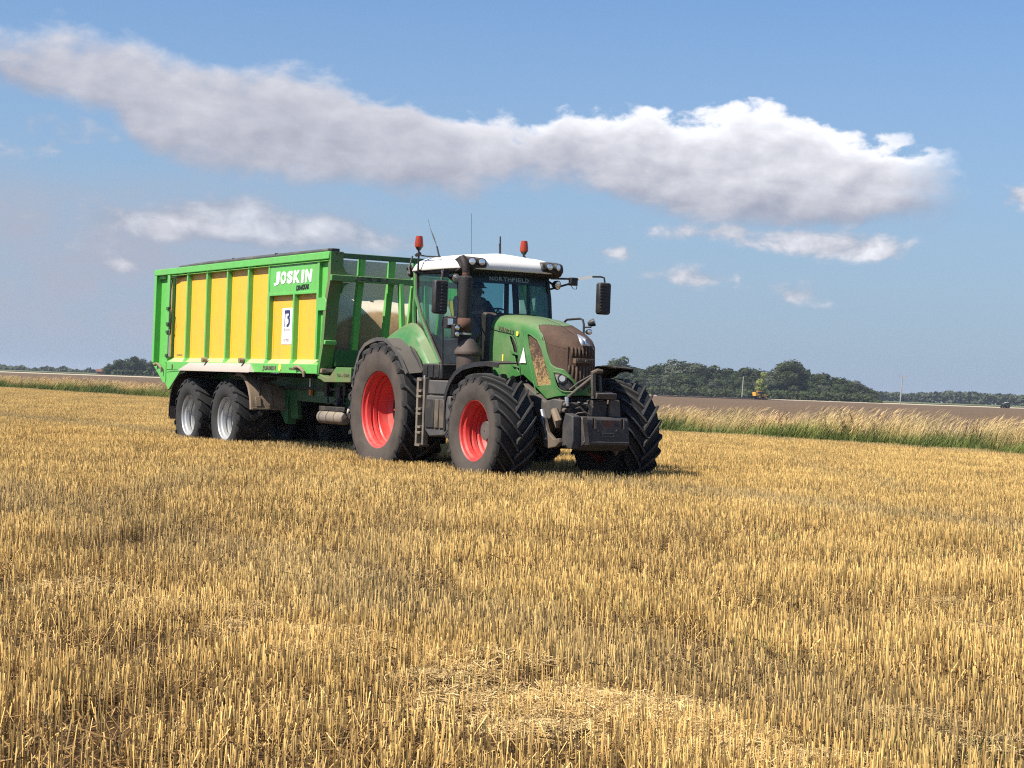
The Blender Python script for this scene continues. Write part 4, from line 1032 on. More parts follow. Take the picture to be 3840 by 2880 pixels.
MB().prism([(-.75, .6), (1.3, .62), (1.3, 1.45), (-.6, 1.5)], 'y', -.36, .36).build('transmission', M['metal_dark'], TR, bevel=.03)

# ---- cab
GL = M['glass']
# corner posts: (base, top)
PA = {'fr': ((1.47, -.70, 1.72), (1.28, -.72, 3.05)), 'fl': ((1.47, .70, 1.72), (1.28, .72, 3.05))}
cabf = MB()
for s_ in (-1, 1):
    cabf.tube([(1.50, s_ * .72, 1.62), (1.44, s_ * .755, 2.2), (1.36, s_ * .765, 2.7), (1.28, s_ * .745, 3.08)], [.035, .034, .032, .034], 8)
cab_post = cabf.build('front_pillars', M['plastic'], TR)
def side_glazing(s_):
    # right side: the pillar follows the fender line; left side: upright door pillar
    if s_ < 0: A = [(1.15, 1.69), (.84, 2.02), (.49, 2.39), (.27, 2.70), (.17, 3.05)]
    else: A = [(.22, 1.69), (.20, 2.02), (.18, 2.39), (.17, 2.70), (.16, 3.05)]
    yy = (.88, .89, .885, .87, .84)
    b = MB(); b.tube([(x - .05, s_ * (y + .015), z) for (x, z), y in zip(A, yy)], [.028, .028, .030, .032, .034], 8); b.build('side_pillar', M['fgreen'] if s_ < 0 else M['plastic'], TR)
    b = MB(); b.tube([(.10, s_ * .80, 1.9), (.02, s_ * .80, 2.5), (.03, s_ * .78, 3.06)], .04, 8); b.build('rear_pillar', M['fgreen'] if s_ < 0 else M['plastic'], TR)
    b = MB(); b.tube([(x, s_ * (y + .02), z) for (x, z), y in zip(A, yy)], .016, 6); b.build('window_seal', M['plastic'], TR)
    w = MB(); w.strip([(x, s_ * y, z) for (x, z), y in zip(A, yy)], [(1.49, s_ * .74, 1.69), (1.46, s_ * .765, 2.02), (1.41, s_ * .775, 2.39), (1.35, s_ * .775, 2.70), (1.28, s_ * .755, 3.05)])
    w.build('side_window', GL, TR)
for s_ in (-1, 1): side_glazing(s_)
w = MB(); cols_ = []
for i in range(9):
    y = -.72 + 1.44 * i / 8; bow = .10 * (1 - (y / .72) ** 2)
    cols_.append([(1.50 + bow, y, 1.70), (1.46 + bow, y * 1.03, 2.15), (1.38 + bow, y * 1.04, 2.7), (1.29 + bow, y * 1.02, 3.04)])
for a, b in zip(cols_, cols_[1:]): w.strip(a, b)
ws = w.build('windscreen', GL, TR)
w = MB(); w.strip([(.06, -.74, 2.0), (.0, -.74, 2.5), (.02, -.74, 3.0)], [(.06, .74, 2.0), (.0, .74, 2.5), (.02, .74, 3.0)]); w.build('rear_window', GL, TR)
# sun strip with lettering
ss = MB(); A, B = [], []
for i in range(9):
    y = -.70 + 1.40 * i / 8; bow = .10 * (1 - (y / .72) ** 2) + .010
    A.append((1.335 + bow, y, 2.885)); B.append((1.30 + bow, y, 3.03))
ss.strip(A, B); sb_ = ss.build('sun_strip', mat('dark_sun_strip', (.018, .030, .032), .25), ws)
NL = 'NORTHFIELD'; M['pale_letter'] = mat('pale_lettering', (.30, .40, .38), .5)
xs_ = {'N': .060, 'O': .060, 'R': .058, 'T': .056, 'H': .060, 'F': .052, 'I': .016, 'E': .052, 'L': .050, 'D': .058}
yc = -.30
for ch in NL:
    bow = .10 * (1 - ((yc + .03) / .72) ** 2)
    lettering('lettering', ch, xs_[ch], .062, M['pale_letter'], sb_, (1.338 + bow, yc, 2.925), (-.05 * yc, 1, 0), (-.25, 0, 1), bold=.02, depth=.003)
    yc += xs_[ch] + .016
# roof
rf = MB(); NX, NY = 26, 28
def roofz(x, y):
    ex = max(abs((x - .74) / .86), 0); ey = abs(y / .90)
    d = (ex ** 5 + ey ** 5) ** .2
    base = 3.06 + .18 * (1 - min(1, d) ** 9) ** .5
    crown = .055 * max(0, 1 - (y / .86) ** 2) ** 1.0 * max(0, 1 - ((x - .72) / .95) ** 4)
    hump = .030 * math.exp(-((y) / .20) ** 2) * max(0, 1 - ((x - .80) / .75) ** 2)
    groove = -.018 * math.exp(-((abs(y) - .42) / .04) ** 2) * max(0, 1 - d ** 4)
    return base + (crown + hump + groove) * max(0, 1 - d ** 6)
gv = []
for i in range(NX + 1):
    for j in range(NY + 1):
        a, b = 2 * i / NX - 1, 2 * j / NY - 1
        a = math.copysign(abs(a) ** .7, a); b = math.copysign(abs(b) ** .7, b)
        d = max(abs(a), abs(b)); k_ = d / (abs(a) ** 6 + abs(b) ** 6) ** (1 / 6) if d > 0 else 0
        gv.append((.74 + .86 * a * min(1, k_ if k_ else 1), .90 * b * min(1, k_ if k_ else 1)))
V = [(x, y, roofz(x, y)) for x, y in gv] ; nb_ = len(V)
F = [(i * (NY + 1) + j, (i + 1) * (NY + 1) + j, (i + 1) * (NY + 1) + j + 1, i * (NY + 1) + j + 1) for i in range(NX) for j in range(NY)]
rf.add(V, F)
rfo = rf.build('roof', M['white'], TR, angle=60); q = rfo.modifiers.new('thickness', 'SOLIDIFY'); q.thickness = .03; q.offset = 1
MB().prism([(-.08, 3.02), (1.42, 3.02), (1.52, 3.045), (1.55, 3.075), (-.08, 3.075)], 'y', -.86, .86).build('roof_lining', M['plastic'], TR, bevel=.01)
# lamp clusters on the front corners of the roof
def lamp(parent, c, n, r, hous=M['plastic']):
    c = Vector(c); n = Vector(n).normalized(); k = MB(); k.tube([c - n * .09, c - n * .05, c, c + n * .012], [r * .55, r * 1.0, r * 1.15, r * 1.12], 20); h_ = k.build('work_lamp', hous, parent)
    k = MB(); k.tube([c + n * .008, c + n * .018, c + n * .022], [r * .98, r * .9, r * .4], 20); k.build('lens', M['lamp'], h_); return h_
for s_ in (-1, 1):
    k = MB(); k.prism([(1.28, 3.06), (1.60, 3.06), (1.64, 3.12), (1.60, 3.22), (1.44, 3.25), (1.28, 3.20)], 'y', *sorted((s_ * .46, s_ * .84))); cl = k.build('lamp_cluster', M['plastic'], rfo, bevel=.03)
    lamp(TR, (1.655, s_ * .57, 3.165), (1, s_ * .12, .02), .052); lamp(TR, (1.64, s_ * .72, 3.165), (1, s_ * .45, .02), .052)
    lamp(TR, (1.42, s_ * .86, 2.92), (1, s_ * .3, -.10), .062)
    k = MB(); k.tube([(1.30, s_ * .76, 2.98), (1.33, s_ * .84, 2.93)], .018, 6); k.build('lamp_bracket', M['plastic'], TR)
# rear corner lamps and grab rail
k = MB(); k.tube([(.02, -.80, 3.30), (.10, -.86, 3.32), (.60, -.90, 3.27), (.95, -.88, 3.25)], .012, 6); k.build('roof_rail', M['plastic'], TR)
k = MB(); k.tube([(.05, -.88, 3.30), (.05, -.93, 3.12), (.12, -.95, 3.02)], .014, 6); k.build('roof_rail', M['plastic'], TR)
lamp(TR, (-.06, -.86, 3.03), (-.5, -.4, -.5), .055); lamp(TR, (-.02, -.90, 3.12), (-1, -.2, 0), .035)
# beacons
def beacon(x, y, zb, z0, z1, nm_rot):
    s_ = MB(); s_.tube([(x, y, zb), (x, y, z0 - .02)], .016, 8); s_.lathe([(z0 - .05, .03), (z0 - .01, .05), (z0 + .01, .052)], 18, (x, y, 0), 'z', True)
    s_.tube([(x - .005, y - .03, z0 - .12), (x - .005, y + .035, z0 - .10)], .026, 8)
    o = s_.build('beacon', M['plastic'], TR)
    l = MB(); l.lathe([(z0 - .005, .062), (z0 + .03, .066), (z1 - .03, .056), (z1 + .01, .046), (z1 + .014, .01)], 22, (x, y, 0), 'z', True); l.build('beacon_lens', M['beacon'], o)
beacon(.43, -.97, 3.05, 3.415, 3.565, 0); beacon(.36, .88, 3.20, 3.475, 3.625, 1)
k = MB(); k.tube([(.43, -.97, 3.07), (.43, -.86, 3.05)], .014, 6); k.build('beacon_bracket', M['plastic'], TR)
# aerials
k = MB(); k.tube([(1.18, 0, 3.30), (1.16, 0, 3.60)], [.014, .011], 8); k.tube([(1.10, .03, 3.30), (1.08, .03, 3.50)], .006, 6); k.build('aerial', M['plastic'], TR)
k = MB(); k.tube([(.30, -.55, 3.28), (.22, -.56, 3.46)], [.014, .012], 8); k.tube([(.22, -.56, 3.46), (.12, -.57, 3.60), (.02, -.58, 3.74)], [.004, .012, .003], 6); k.tube([(.02, -.58, 3.74), (-.06, -.58, 3.88)], .0025, 5); k.build('aerial', M['plastic'], TR)
k = MB(); k.tube([(.75, -.25, 3.30), (.70, -.25, 3.95)], .0028, 5); k.build('aerial', M['plastic'], TR)

# interior
MB().prism([(.05, 1.62), (1.45, 1.62), (1.45, 1.70), (.05, 1.70)], 'y', -.78, .78).build('cab_floor', M['interior'], TR)
MB().prism([(.02, 1.70), (.25, 1.70), (.18, 2.05), (.04, 2.10)], 'y', -.76, .76).build('rear_bulkhead', M['interior'], TR)
dsh = MB(); dsh.prism([(1.20, 1.70), (1.46, 1.70), (1.44, 2.30), (1.30, 2.38), (1.15, 2.30), (1.10, 2.1)], 'y', -.16, .16); dsh.build('dashboard', M['interior'], TR, bevel=.03)
k = MB(); k.lathe([(-.015, .195), (0, .208), (.015, .195), (0, .182), (-.015, .195)], 28, (0, 0, 0), 'z'); k.tube([(-.19, 0, 0), (0, 0, -.03), (.19, 0, 0)], .012, 6); k.tube([(0, 0, -.03), (.1, 0, -.28)], .03, 8)
sw = k.build('steering_wheel', M['interior'], TR); sw.location = (1.02, 0, 2.44); sw.rotation_euler = (0, R(-28), 0)
k = MB(); k.prism([(.32, 2.05), (.86, 2.10), (.86, 2.18), (.80, 2.22), (.34, 2.18)], 'y', -.26, .26); k.prism([(.30, 2.15), (.46, 2.18), (.36, 2.72), (.24, 2.74), (.18, 2.66)], 'y', -.25, .25); k.prism([(.24, 2.76), (.34, 2.76), (.31, 2.94), (.22, 2.93)], 'y', -.13, .13)
k.prism([(.4, 1.70), (.7, 1.70), (.65, 2.06), (.42, 2.06)], 'y', -.18, .18); k.build('seat', M['seat'], TR, bevel=.03)
k = MB(); k.prism([(.35, 2.30), (.95, 2.34), (1.0, 2.40), (.90, 2.43), (.35, 2.40)], 'y', -.46, -.30); k.build('armrest', M['interior'], TR, bevel=.015)
k = MB(); k.box(.90, .95, -.56, -.34, 2.46, 2.66); k.tube([(.85, -.42, 2.40), (.92, -.45, 2.55)], .012, 6); k.build('terminal', M['interior'], TR, bevel=.01)
k = MB(); k.prism([(.15, 1.70), (.85, 1.70), (.75, 2.0), (.15, 2.2)], 'y', -.84, -.60); k.prism([(.15, 1.70), (.85, 1.70), (.75, 2.0), (.15, 2.2)], 'y', .60, .84); k.build('side_console', M['interior_green'], TR, bevel=.02)
k = MB(); k.tube([(.62, .84, 3.04), (.64, .86, 2.3), (.66, .84, 1.75)], .045, 8); k.build('door_pillar', M['interior'], TR)

# ---- rear fenders
FL = [(-.93, 1.30), (-.84, 1.60), (-.71, 1.83), (-.53, 1.95), (-.34, 2.0), (-.12, 2.035), (.10, 2.03), (.24, 1.99), (.38, 1.925), (.54, 1.84), (.69, 1.735), (.80, 1.63), (.90, 1.53)]
for s_ in (-1, 1):
    n_ = [Vector((x - .02, 0, z - .97)).normalized() for x, z in FL]
    k = MB(); k.sheet([(x, s_ * 1.345, z - .012) for x, z in FL], [(x, s_ * 1.07, z + .02) for x, z in FL], lambda i: n_[i] * -.022); k.sheet([(x, s_ * 1.345, z - .012) for x, z in FL], [(x + n_[i].x * .035, s_ * 1.345, z - .012 + n_[i].z * .035) for i, (x, z) in enumerate(FL)], (0, -s_ * .015, 0))
    k.build('fender_flare', M['plastic_grey'], TR)
    INN = [(-.78, 1.35), (-.72, 1.66), (-.62, 1.95), (-.45, 2.14), (-.28, 2.22), (-.10, 2.27), (.08, 2.295), (.24, 2.28), (.42, 2.20), (.60, 2.06), (.78, 1.90), (.92, 1.76), (1.03, 1.68)]
    mid = [(( a[0] + b[0]) / 2 + .01, s_ * .98, (a[1] * .45 + b[1] * .55) + .02) for a, b in zip(FL, INN)]
    k = MB(); k.sheet([(x, s_ * 1.072, z + .015) for x, z in FL], mid, (0, 0, -.02)); k.sheet(mid, [(x, s_ * .87, z) for x, z in INN], (0, 0, -.02))
    # front closing panel between fender and cab
    k.add([(.90, s_ * 1.07, 1.53), (1.03, s_ * .87, 1.68), (1.13, s_ * .86, 1.52), (1.06, s_ * 1.07, 1.46)], [(0, 1, 2, 3)])
    k.build('rear_fender', M['fgreen'], TR, angle=50)
    k = MB(); k.tube([(.50, s_ * 1.09, 1.93), (.60, s_ * 1.085, 1.865), (.78, s_ * 1.08, 1.72), (.92, s_ * 1.08, 1.56)], [.012, .03, .03, .018], 8); k.build('handle', M['plastic'], TR)
    k = MB(); k.tube([(-.93, s_ * 1.0, .9), (.88, s_ * 1.0, 1.3)], .01, 4)
# inner wheel housing (dark) so nothing shows through
for s_ in (-1, 1):
    MB().prism([(-.72, 1.40), (.98, 1.40), (1.0, 1.66), (.5, 2.1), (.1, 2.24), (-.5, 2.05), (-.70, 1.7)], 'y', *sorted((s_ * .66, s_ * .72))).build('wheel_housing', M['plastic'], TR)

# ---- right side: steps, boxes, air cleaner, exhaust
def ladder(s_):
    y0, y1 = sorted((s_ * 1.27, s_ * 1.19)); k = MB()
    k.box(1.10, 1.155, y0, y1, .48, 1.47); k.box(1.305, 1.36, y0, y1, .50, 1.47)
    root = k.build('ladder', M['ladder'], TR, bevel=.008)
    for z in (.48, .66, .74, .93, 1.00, 1.18, 1.26, 1.42):
        st = MB(); st.box(1.156, 1.304, s_ * 1.20 - .10, s_ * 1.20 + .06, z, z + .035); st.build('step', M['ladder'], root, bevel=.004)
ladder(-1); ladder(1)
k = MB(); k.prism([(1.37, .72), (1.50, .63), (1.98, .66), (2.10, .76), (2.10, 1.22), (1.37, 1.22)], 'y', -1.25, -.60); o = k.build('battery_box', M['plastic_grey'], TR, bevel=.02)
for (a, b) in ((1.40, 1.66), (1.68, 1.80), (1.83, 1.97)):
    q = MB(); q.box(a, b, -1.275, -1.24, .76, 1.17); q.build('box_panel', M['metal_dusty'] if a > 1.5 else M['metal_dark'], o, bevel=.01)
MB().box(1.365, 2.06, -1.22, -.60, 1.235, 1.44).build('tool_box', M['plastic_grey'], TR, bevel=.02)
MB().box(1.36, 2.03, 1.22 - .6, 1.22, .70, 1.44).build('fuel_tank', M['plastic_grey'], TR, bevel=.03)
k = MB(); k.box(.97, 1.55, -1.12, -.80, 1.455, 1.68); o = k.build('deck_box', M['plastic'], TR, bevel=.02)
for x_ in (1.02, 1.2, 1.38): q = MB(); q.box(x_, x_ + .13, -1.135, -1.115, 1.48, 1.66); q.build('box_rib', M['plastic'], o, bevel=.005)
k = MB(); k.tube([(1.12, -1.10, 1.30), (1.16, -1.18, 1.44), (1.13, -1.16, 1.50)], .012, 6); k.build('valve_tap', M['bright_metal'], TR)
k = MB(); k.lathe([(1.42, .15), (1.45, .165), (1.80, .17), (1.82, .20), (1.84, .205), (1.87, .20), (2.03, .085), (2.05, .02)], 32, (1.88, -.86, 0), 'z', True); k.build('air_cleaner', M['filter'], TR)
k = MB(); k.lathe([(1.0, .12), (1.42, .13)], 20, (1.85, -.82, 0), 'z', True); k.build('exhaust_treatment', M['metal_dark'], TR)
ex = MB(); ex.lathe([(1.95, .085), (2.0, .092), (2.12, .096), (2.14, .102), (2.92, .102), (2.94, .085), (2.95, .06)], 28, (1.72, -.86, 0), 'z', True); exo = ex.build('exhaust', M['exhaust'], TR)
k = MB(); k.lathe([(2.15, .1035), (2.34, .1035)], 28, (1.723, -.862, 0), 'z'); o = k.build('rusty_sleeve', M['rust'], exo); q = o.modifiers.new('t', 'SOLIDIFY'); q.thickness = .004; q.offset = 1
k = MB(); k.lathe([(2.90, .052), (3.03, .052)], 20, (1.72, -.86, 0), 'z'); o = k.build('exhaust_neck', M['rust'], exo); q = o.modifiers.new('t', 'SOLIDIFY'); q.thickness = .004
k = MB(); k.tube([(1.72, -.86, 3.0), (1.72, -.87, 3.08), (1.69, -.875, 3.15), (1.63, -.88, 3.21)], [.055, .057, .056, .052], 20); k.build('exhaust_tip', M['tip'], exo)
k = MB(); k.lathe([(2.10, .118), (2.13, .118)], 28, (1.72, -.86, 0), 'z', True); k.build('exhaust_clamp', M['bright_metal'], exo)
k = MB(); k.bar((1.70, -.70, 2.0), (1.50, -.70, 2.0), .05, .05); k.build('exhaust_bracket', M['plastic'], TR)
# grab handle and lights in front of the cab side
k = MB(); k.tube([(1.62, -1.13, 1.48), (1.60, -1.14, 2.25), (1.62, -1.14, 2.335), (1.72, -1.12, 2.345), (1.84, -1.05, 2.335)], .014, 8); k.build('grab_handle', M['plastic'], TR)
k = MB(); k.box(1.72, 1.84, -1.20, -1.10, 2.18, 2.33); o = k.build('indicator_lamp', M['plastic'], TR, bevel=.01)
q = MB(); q.box(1.841, 1.848, -1.19, -1.11, 2.23, 2.32); q.build('lens', M['lamp'], o)
k = MB(); k.box(1.83, 1.93, -1.13, -1.03, 2.05, 2.24); o = k.build('indicator_lamp', M['plastic'], TR, bevel=.01)
for z in (2.10, 2.19): q = MB(); q.lathe([(1.93, .034), (1.94, .03), (1.945, .01)], 14, (0, -1.08, z), 'x', True); q.build('lens', M['lamp'], o)

# ---- front fenders
FF = [(1.975, .74), (1.94, .95), (1.95, 1.16), (2.0, 1.30), (2.09, 1.43), (2.24, 1.55), (2.45, 1.635), (2.68, 1.69), (2.95, 1.705), (3.18, 1.68)]
for s_ in (-1, 1):
    n_ = [Vector((x - 2.88, 0, z - .9)).normalized() for x, z in FF]
    k = MB(); A = [(x, s_ * (1.27 if i < 7 else 1.25 - .05 * (i - 6)), z) for i, (x, z) in enumerate(FF)]; B = [(x, s_ * .80, z + .015) for x, z in FF]
    k.sheet(A, B, lambda i: n_[i] * .018); k.sheet(A, [(a[0] - n_[i].x * .05, a[1], a[2] - n_[i].z * .05) for i, a in enumerate(A)], (0, -s_ * .012, 0))
    k.tube([(2.7, s_ * .5, .9), (2.55, s_ * .75, 1.2), (2.6, s_ * .9, 1.66)], .03, 8)
    k.build('front_fender', M['plastic'], TR)
# ---- mirrors
def mirror(s_, x, z0, z1, yb, depth_dir=1):
    k = MB(); w = .105
    k.prism([(s_ * (yb - w), z0 + .03), (s_ * (yb - w * .8), z0), (s_ * (yb + w * .8), z0), (s_ * (yb + w), z0 + .03), (s_ * (yb + w), z1 - .03), (s_ * (yb + w * .8), z1), (s_ * (yb - w * .8), z1), (s_ * (yb - w), z1 - .03)], 'x', x - .06, x + .05)
    o = k.build('wing_mirror', M['plastic'], TR, bevel=.02)
    for i in range(9):
        z = z0 + .05 + (z1 - z0 - .10) * i / 8; r = MB(); r.box(x + .045, x + .062, *sorted((s_ * (yb - w * .85), s_ * (yb + w * .1))), z - .012, z + .012); r.build('rib', M['plastic'], o, bevel=.004)
    g_ = MB(); g_.box(x - .066, x - .061, *sorted((s_ * (yb - w * .85), s_ * (yb + w * .85))), z0 + .03, z1 - .03); g_.build('mirror_glass', M['mirror'], o)
mirror(-1, 1.66, 2.385, 2.865, 1.235); mirror(1, 1.58, 2.515, 2.995, 1.58)
for s_, yb, x, zt in ((-1, 1.235, 1.66, 2.99), (1, 1.58, 1.58, 3.075)):
    k = MB(); k.bar((1.32, s_ * .80, 3.02), (1.40, s_ * (1.10 if s_ > 0 else 1.0), 3.03), .035, .03); k.bar((1.32, s_ * .80, 2.86), (1.40, s_ * (1.10 if s_ > 0 else 1.0), 2.96), .035, .03)
    k.box(1.37, 1.45, *sorted((s_ * (1.08 if s_ > 0 else .98), s_ * (1.20 if s_ > 0 else 1.08))), 2.93, 3.05); a = k.build('mirror_arm', M['plastic'], TR, bevel=.008)
    if s_ > 0:
        q = MB(); q.bar((1.41, 1.19, 3.03), (1.47, 1.43, 3.075), .05, .045); q.build('white_sleeve', M['white'], a)
        q = MB(); q.tube([(1.47, 1.43, 3.08), (1.52, 1.56, 3.085), (1.55, 1.60, 3.07), (1.56, 1.61, 2.98)], .014, 8); q.build('arm_rod', M['plastic'], a)
        q = MB(); q.tube([(1.40, 1.10, 2.95), (1.42, 1.14, 2.88), (1.43, 1.19, 2.88), (1.43, 1.20, 2.95)], .006, 6); q.build('cable', M['plastic'], a)
    else:
        q = MB(); q.tube([(1.42, -1.05, 3.0), (1.55, -1.16, 3.0), (1.65, -1.20, 2.96), (1.66, -1.21, 2.86)], .014, 8); q.build('arm_rod', M['plastic'], a)
# ---- handrail and lamp on the far side of the bonnet
k = MB(); k.tube([(2.28, .47, 2.27), (2.30, .47, 2.345), (2.36, .47, 2.375), (2.72, .47, 2.385), (2.79, .47, 2.365), (2.82, .47, 2.30), (2.83, .47, 2.0)], .016, 8); k.build('handrail', M['plastic'], TR)
k = MB(); k.bar((2.83, .47, 2.26), (3.00, .47, 2.26), .03, .02); k.build('lamp_bracket', M['plastic'], TR)
lamp(TR, (3.04, .50, 2.33), (.5, .6, .25), .048); lamp(TR, (2.97, .47, 2.195), (1, -.1, 0), .036)
# ---- front linkage, hitch mast and weight
WB = M['weight']
k = MB(); k.prism([(3.86, .58), (4.02, .56), (4.12, .64), (4.13, .70), (4.10, .98), (4.06, 1.02), (3.86, 1.02)], 'y', -.30, .44); wt0 = k.build('front_weight', WB, TR, bevel=.02)
k = MB(); k.prism([(3.80, .60), (4.05, .58), (4.08, .70), (4.06, 1.02), (3.86, 1.06), (3.80, .9)], 'y', -.43, -.302); k.build('weight_cheek', WB, wt0, bevel=.012)
MB().prism([(4.09, .64), (4.145, .645), (4.15, .685), (4.10, .70)], 'y', -.30, .43).build('weight_lip', WB, wt0, bevel=.006)
k = MB(); k.bar((4.145, -.245, .64), (4.115, -.285, 1.015), .07, .02, (1, 0, 0)); k.build('strap', M['metal_dusty'], wt0, bevel=.004)
for yy in (-.115, .345): k = MB(); k.box(4.098, 4.112, yy - .035, yy + .015, .86, 1.0); k.build('slot', M['dark_gap'], wt0); k = MB(); k.bar((4.118, yy + .015, .86), (4.11, yy + .01, 1.0), .03, .015, (1, 0, 0)); k.build('slot_bracket', M['metal_dusty'], wt0, bevel=.003)
MB().prism([(-.02, .975), (.23, .975), (.20, .915), (.15, .885), (.06, .885), (.01, .92)], 'x', 4.085, 4.112).build('recess', M['rust'], wt0)
for yy in (-.055, .245): k = MB(); k.lathe([(4.11, .026), (4.125, .024), (4.13, .008)], 14, (0, yy, .83), 'x', True); k.build('bolt', M['metal_dark'], wt0)
k = MB(); k.tube([(4.125, .0, .80), (4.13, .0, .76), (4.13, .18, .76), (4.125, .18, .80), (4.12, 0, .80)], .006, 5); k.build('cast_outline', WB, wt0)
# mast
k = MB(); k.bar((4.00, -.075, 1.30), (3.98, -.085, 1.60), .055, .05, (1, 0, 0)); k.bar((3.97, .055, 1.33), (3.97, .03, 1.58), .03, .04, (1, 0, 0)); k.prism([(3.90, 1.26), (4.05, 1.26), (4.07, 1.335), (3.92, 1.36)], 'y', -.06, .26)
mast = k.build('hitch_mast', M['mast'], TR, bevel=.006)
k = MB(); k.tube([(3.97, -.10, 1.60), (3.99, -.02, 1.64), (3.99, .05, 1.63)], .032, 10); k.build('mast_pin', M['metal_dusty'], mast)
k = MB(); k.box(3.76, 3.92, -.04, .20, 1.0, 1.24); k.build('hitch_block', M['metal_dark'], TR, bevel=.015)
k = MB(); k.prism([(3.84, 1.02), (3.96, 1.02), (3.92, 1.25), (3.86, 1.25)], 'y', .23, .40); k.build('hitch_plate', M['metal_dusty'], TR, bevel=.01)
k = MB(); k.tube([(3.96, -.07, 1.56), (3.80, -.24, 1.36), (3.74, -.34, 1.25)], [.022, .024, .020], 10); k.tube([(3.96, -.05, 1.60), (3.78, -.19, 1.47), (3.68, -.26, 1.37)], .014, 8); k.build('top_link', M['mast'], TR)
k = MB(); k.tube([(3.74, -.34, 1.27), (3.76, -.345, 1.20), (3.77, -.34, 1.15)], [.03, .026, .02], 8); k.build('top_link_hook', M['bright_metal'], TR)
for s_ in (-1, 1):
    k = MB(); k.prism([(3.42, .97), (3.52, .99), (3.62, .80), (3.80, .70), (3.92, .72), (3.95, .66), (3.86, .60), (3.66, .57), (3.55, .60), (3.50, .72)], 'y', *sorted((s_ * .50, s_ * .56)))
    la = k.build('lower_link', M['metal_dusty'], TR, bevel=.01)
    q = MB(); q.lathe([(-.58 if s_ < 0 else .50, .022), (-.50 if s_ < 0 else .58, .022)], 12, (3.60, 0, .70), 'y', True); q.build('link_pin', M['bright_metal'], la)
    k = MB(); k.tube([(3.42, s_ * .53, 1.08), (3.60, s_ * .53, .72)], [.045, .035], 12); k.build('lift_cylinder', M['bright_metal'] if s_ < 0 else M['metal_dusty'], TR)
    k = MB(); k.tube([(3.62, s_ * .46, 1.10), (3.70, s_ * .44, .95), (3.66, s_ * .42, .86)], [.05, .06, .03], 8); k.build('link_knuckle', M['mud_brown'], TR)
k = MB(); k.box(3.45, 3.74, -.30, .30, .92, 1.20); k.build('pto_housing', M['metal_dark'], TR, bevel=.03)
for i, (yy, zz) in enumerate(((-.31, 1.17), (-.31, 1.09), (-.24, 1.17), (-.24, 1.09))):
    k = MB(); k.lathe([(3.56, .034), (3.74, .034), (3.75, .026), (3.752, .005)], 14, (0, yy - .04, zz), 'x', True); o = k.build('hydraulic_coupler', M['metal_dusty'], TR)
    q = MB(); q.lathe([(3.753, .018), (3.756, .002)], 10, (0, yy - .04, zz), 'x', True); q.build('coupler_mouth', M['dark_gap'], o)
for pts in ([(3.70, -.22, 1.10), (3.84, -.18, 1.14), (3.90, -.12, 1.05), (3.84, -.10, .95), (3.72, -.08, .92)], [(3.72, -.15, 1.20), (3.86, -.08, 1.19), (3.90, -.04, 1.08), (3.86, -.02, .98)], [(3.70, .05, 1.18), (3.86, .02, 1.22), (3.92, -.03, 1.14), (3.90, -.04, 1.0)]):
    k = MB(); k.tube(pts, .016, 8); k.build('hydraulic_hose', M['plastic'], TR)
k = MB(); k.tube([(3.80, -.34, .98), (3.88, -.24, 1.06), (3.90, -.14, 1.075), (3.90, -.07, 1.04), (3.88, -.05, .97)], .010, 6); k.build('cable_loop', M['metal_dusty'], TR)
k = MB(); k.box(3.60, 3.62, -.22, -.10, 1.03, 1.07); k.build('label_plate', M['lightgrey'], TR)
k = MB(); k.tube([(4.02, .30, .50), (4.02, .30, .57)], [.005, .045], 6); k.build('weight_foot', M['metal_dusty'], TR)
# rear linkage and drawbar hook
MB().prism([(-1.0, .45), (-.6, .45), (-.55, .70), (-.9, .75)], 'y', -.15, .15).build('rear_hitch', M['metal_dark'], TR, bevel=.02)

# ================================================================== DRIVER
def skin(name, pts, edges, rad, m, parent, root=0, sub=2):
    me = bpy.data.meshes.new(name); me.from_pydata(pts, edges, []); me.update(); o = bpy.data.objects.new(name, me); COL.objects.link(o); me.materials.append(m)
    o.modifiers.new('skin', 'SKIN')
    if not me.skin_vertices:
        bm = bmesh.new(); bm.from_mesh(me); bm.verts.layers.skin.verify(); bm.to_mesh(me); bm.free()
    sv = me.skin_vertices[0].data
    for i, r_ in enumerate(rad): sv[i].radius = (r_, r_) if not isinstance(r_, tuple) else r_; sv[i].use_root = (i == root)
    s_ = o.modifiers.new('sub', 'SUBSURF'); s_.levels = sub; s_.render_levels = sub
    o.modifiers['skin'].use_smooth_shade = True
    if parent: o.parent = parent
    return o
PR = empty('person', (-.8308, 28.6251, 0), TH, label='driver in dark clothing seated behind the wheel inside the tractor cab', cat='person')
bp_ = [(.50, 0, 2.24), (.47, 0, 2.42), (.46, 0, 2.62), (.50, 0, 2.70), (.53, 0, 2.79), (.54, 0, 2.87),
       (.47, -.19, 2.62), (.62, -.26, 2.42), (.86, -.20, 2.46), (.93, -.17, 2.48), (.47, .19, 2.62), (.62, .26, 2.42), (.86, .20, 2.46), (.93, .17, 2.48),
       (.56, -.10, 2.22), (.95, -.15, 2.22), (1.02, -.15, 1.84), (1.12, -.15, 1.76), (.56, .10, 2.22), (.95, .15, 2.22), (1.02, .15, 1.84), (1.12, .15, 1.76)]
be = [(0, 1), (1, 2), (2, 3), (3, 4), (4, 5), (2, 6), (6, 7), (7, 8), (8, 9), (2, 10), (10, 11), (11, 12), (12, 13), (0, 14), (14, 15), (15, 16), (16, 17), (0, 18), (18, 19), (19, 20), (20, 21)]
br = [.13, .12, .13, .055, .085, .075, .06, .045, .032, .03, .06, .045, .032, .03, .085, .065, .045, .04, .085, .065, .045, .04]
skin('body', bp_, be, br, M['skin'], PR)
sh = [0, 1, 2, 6, 7, 10, 11]; mp_ = {a: i for i, a in enumerate(sh)}
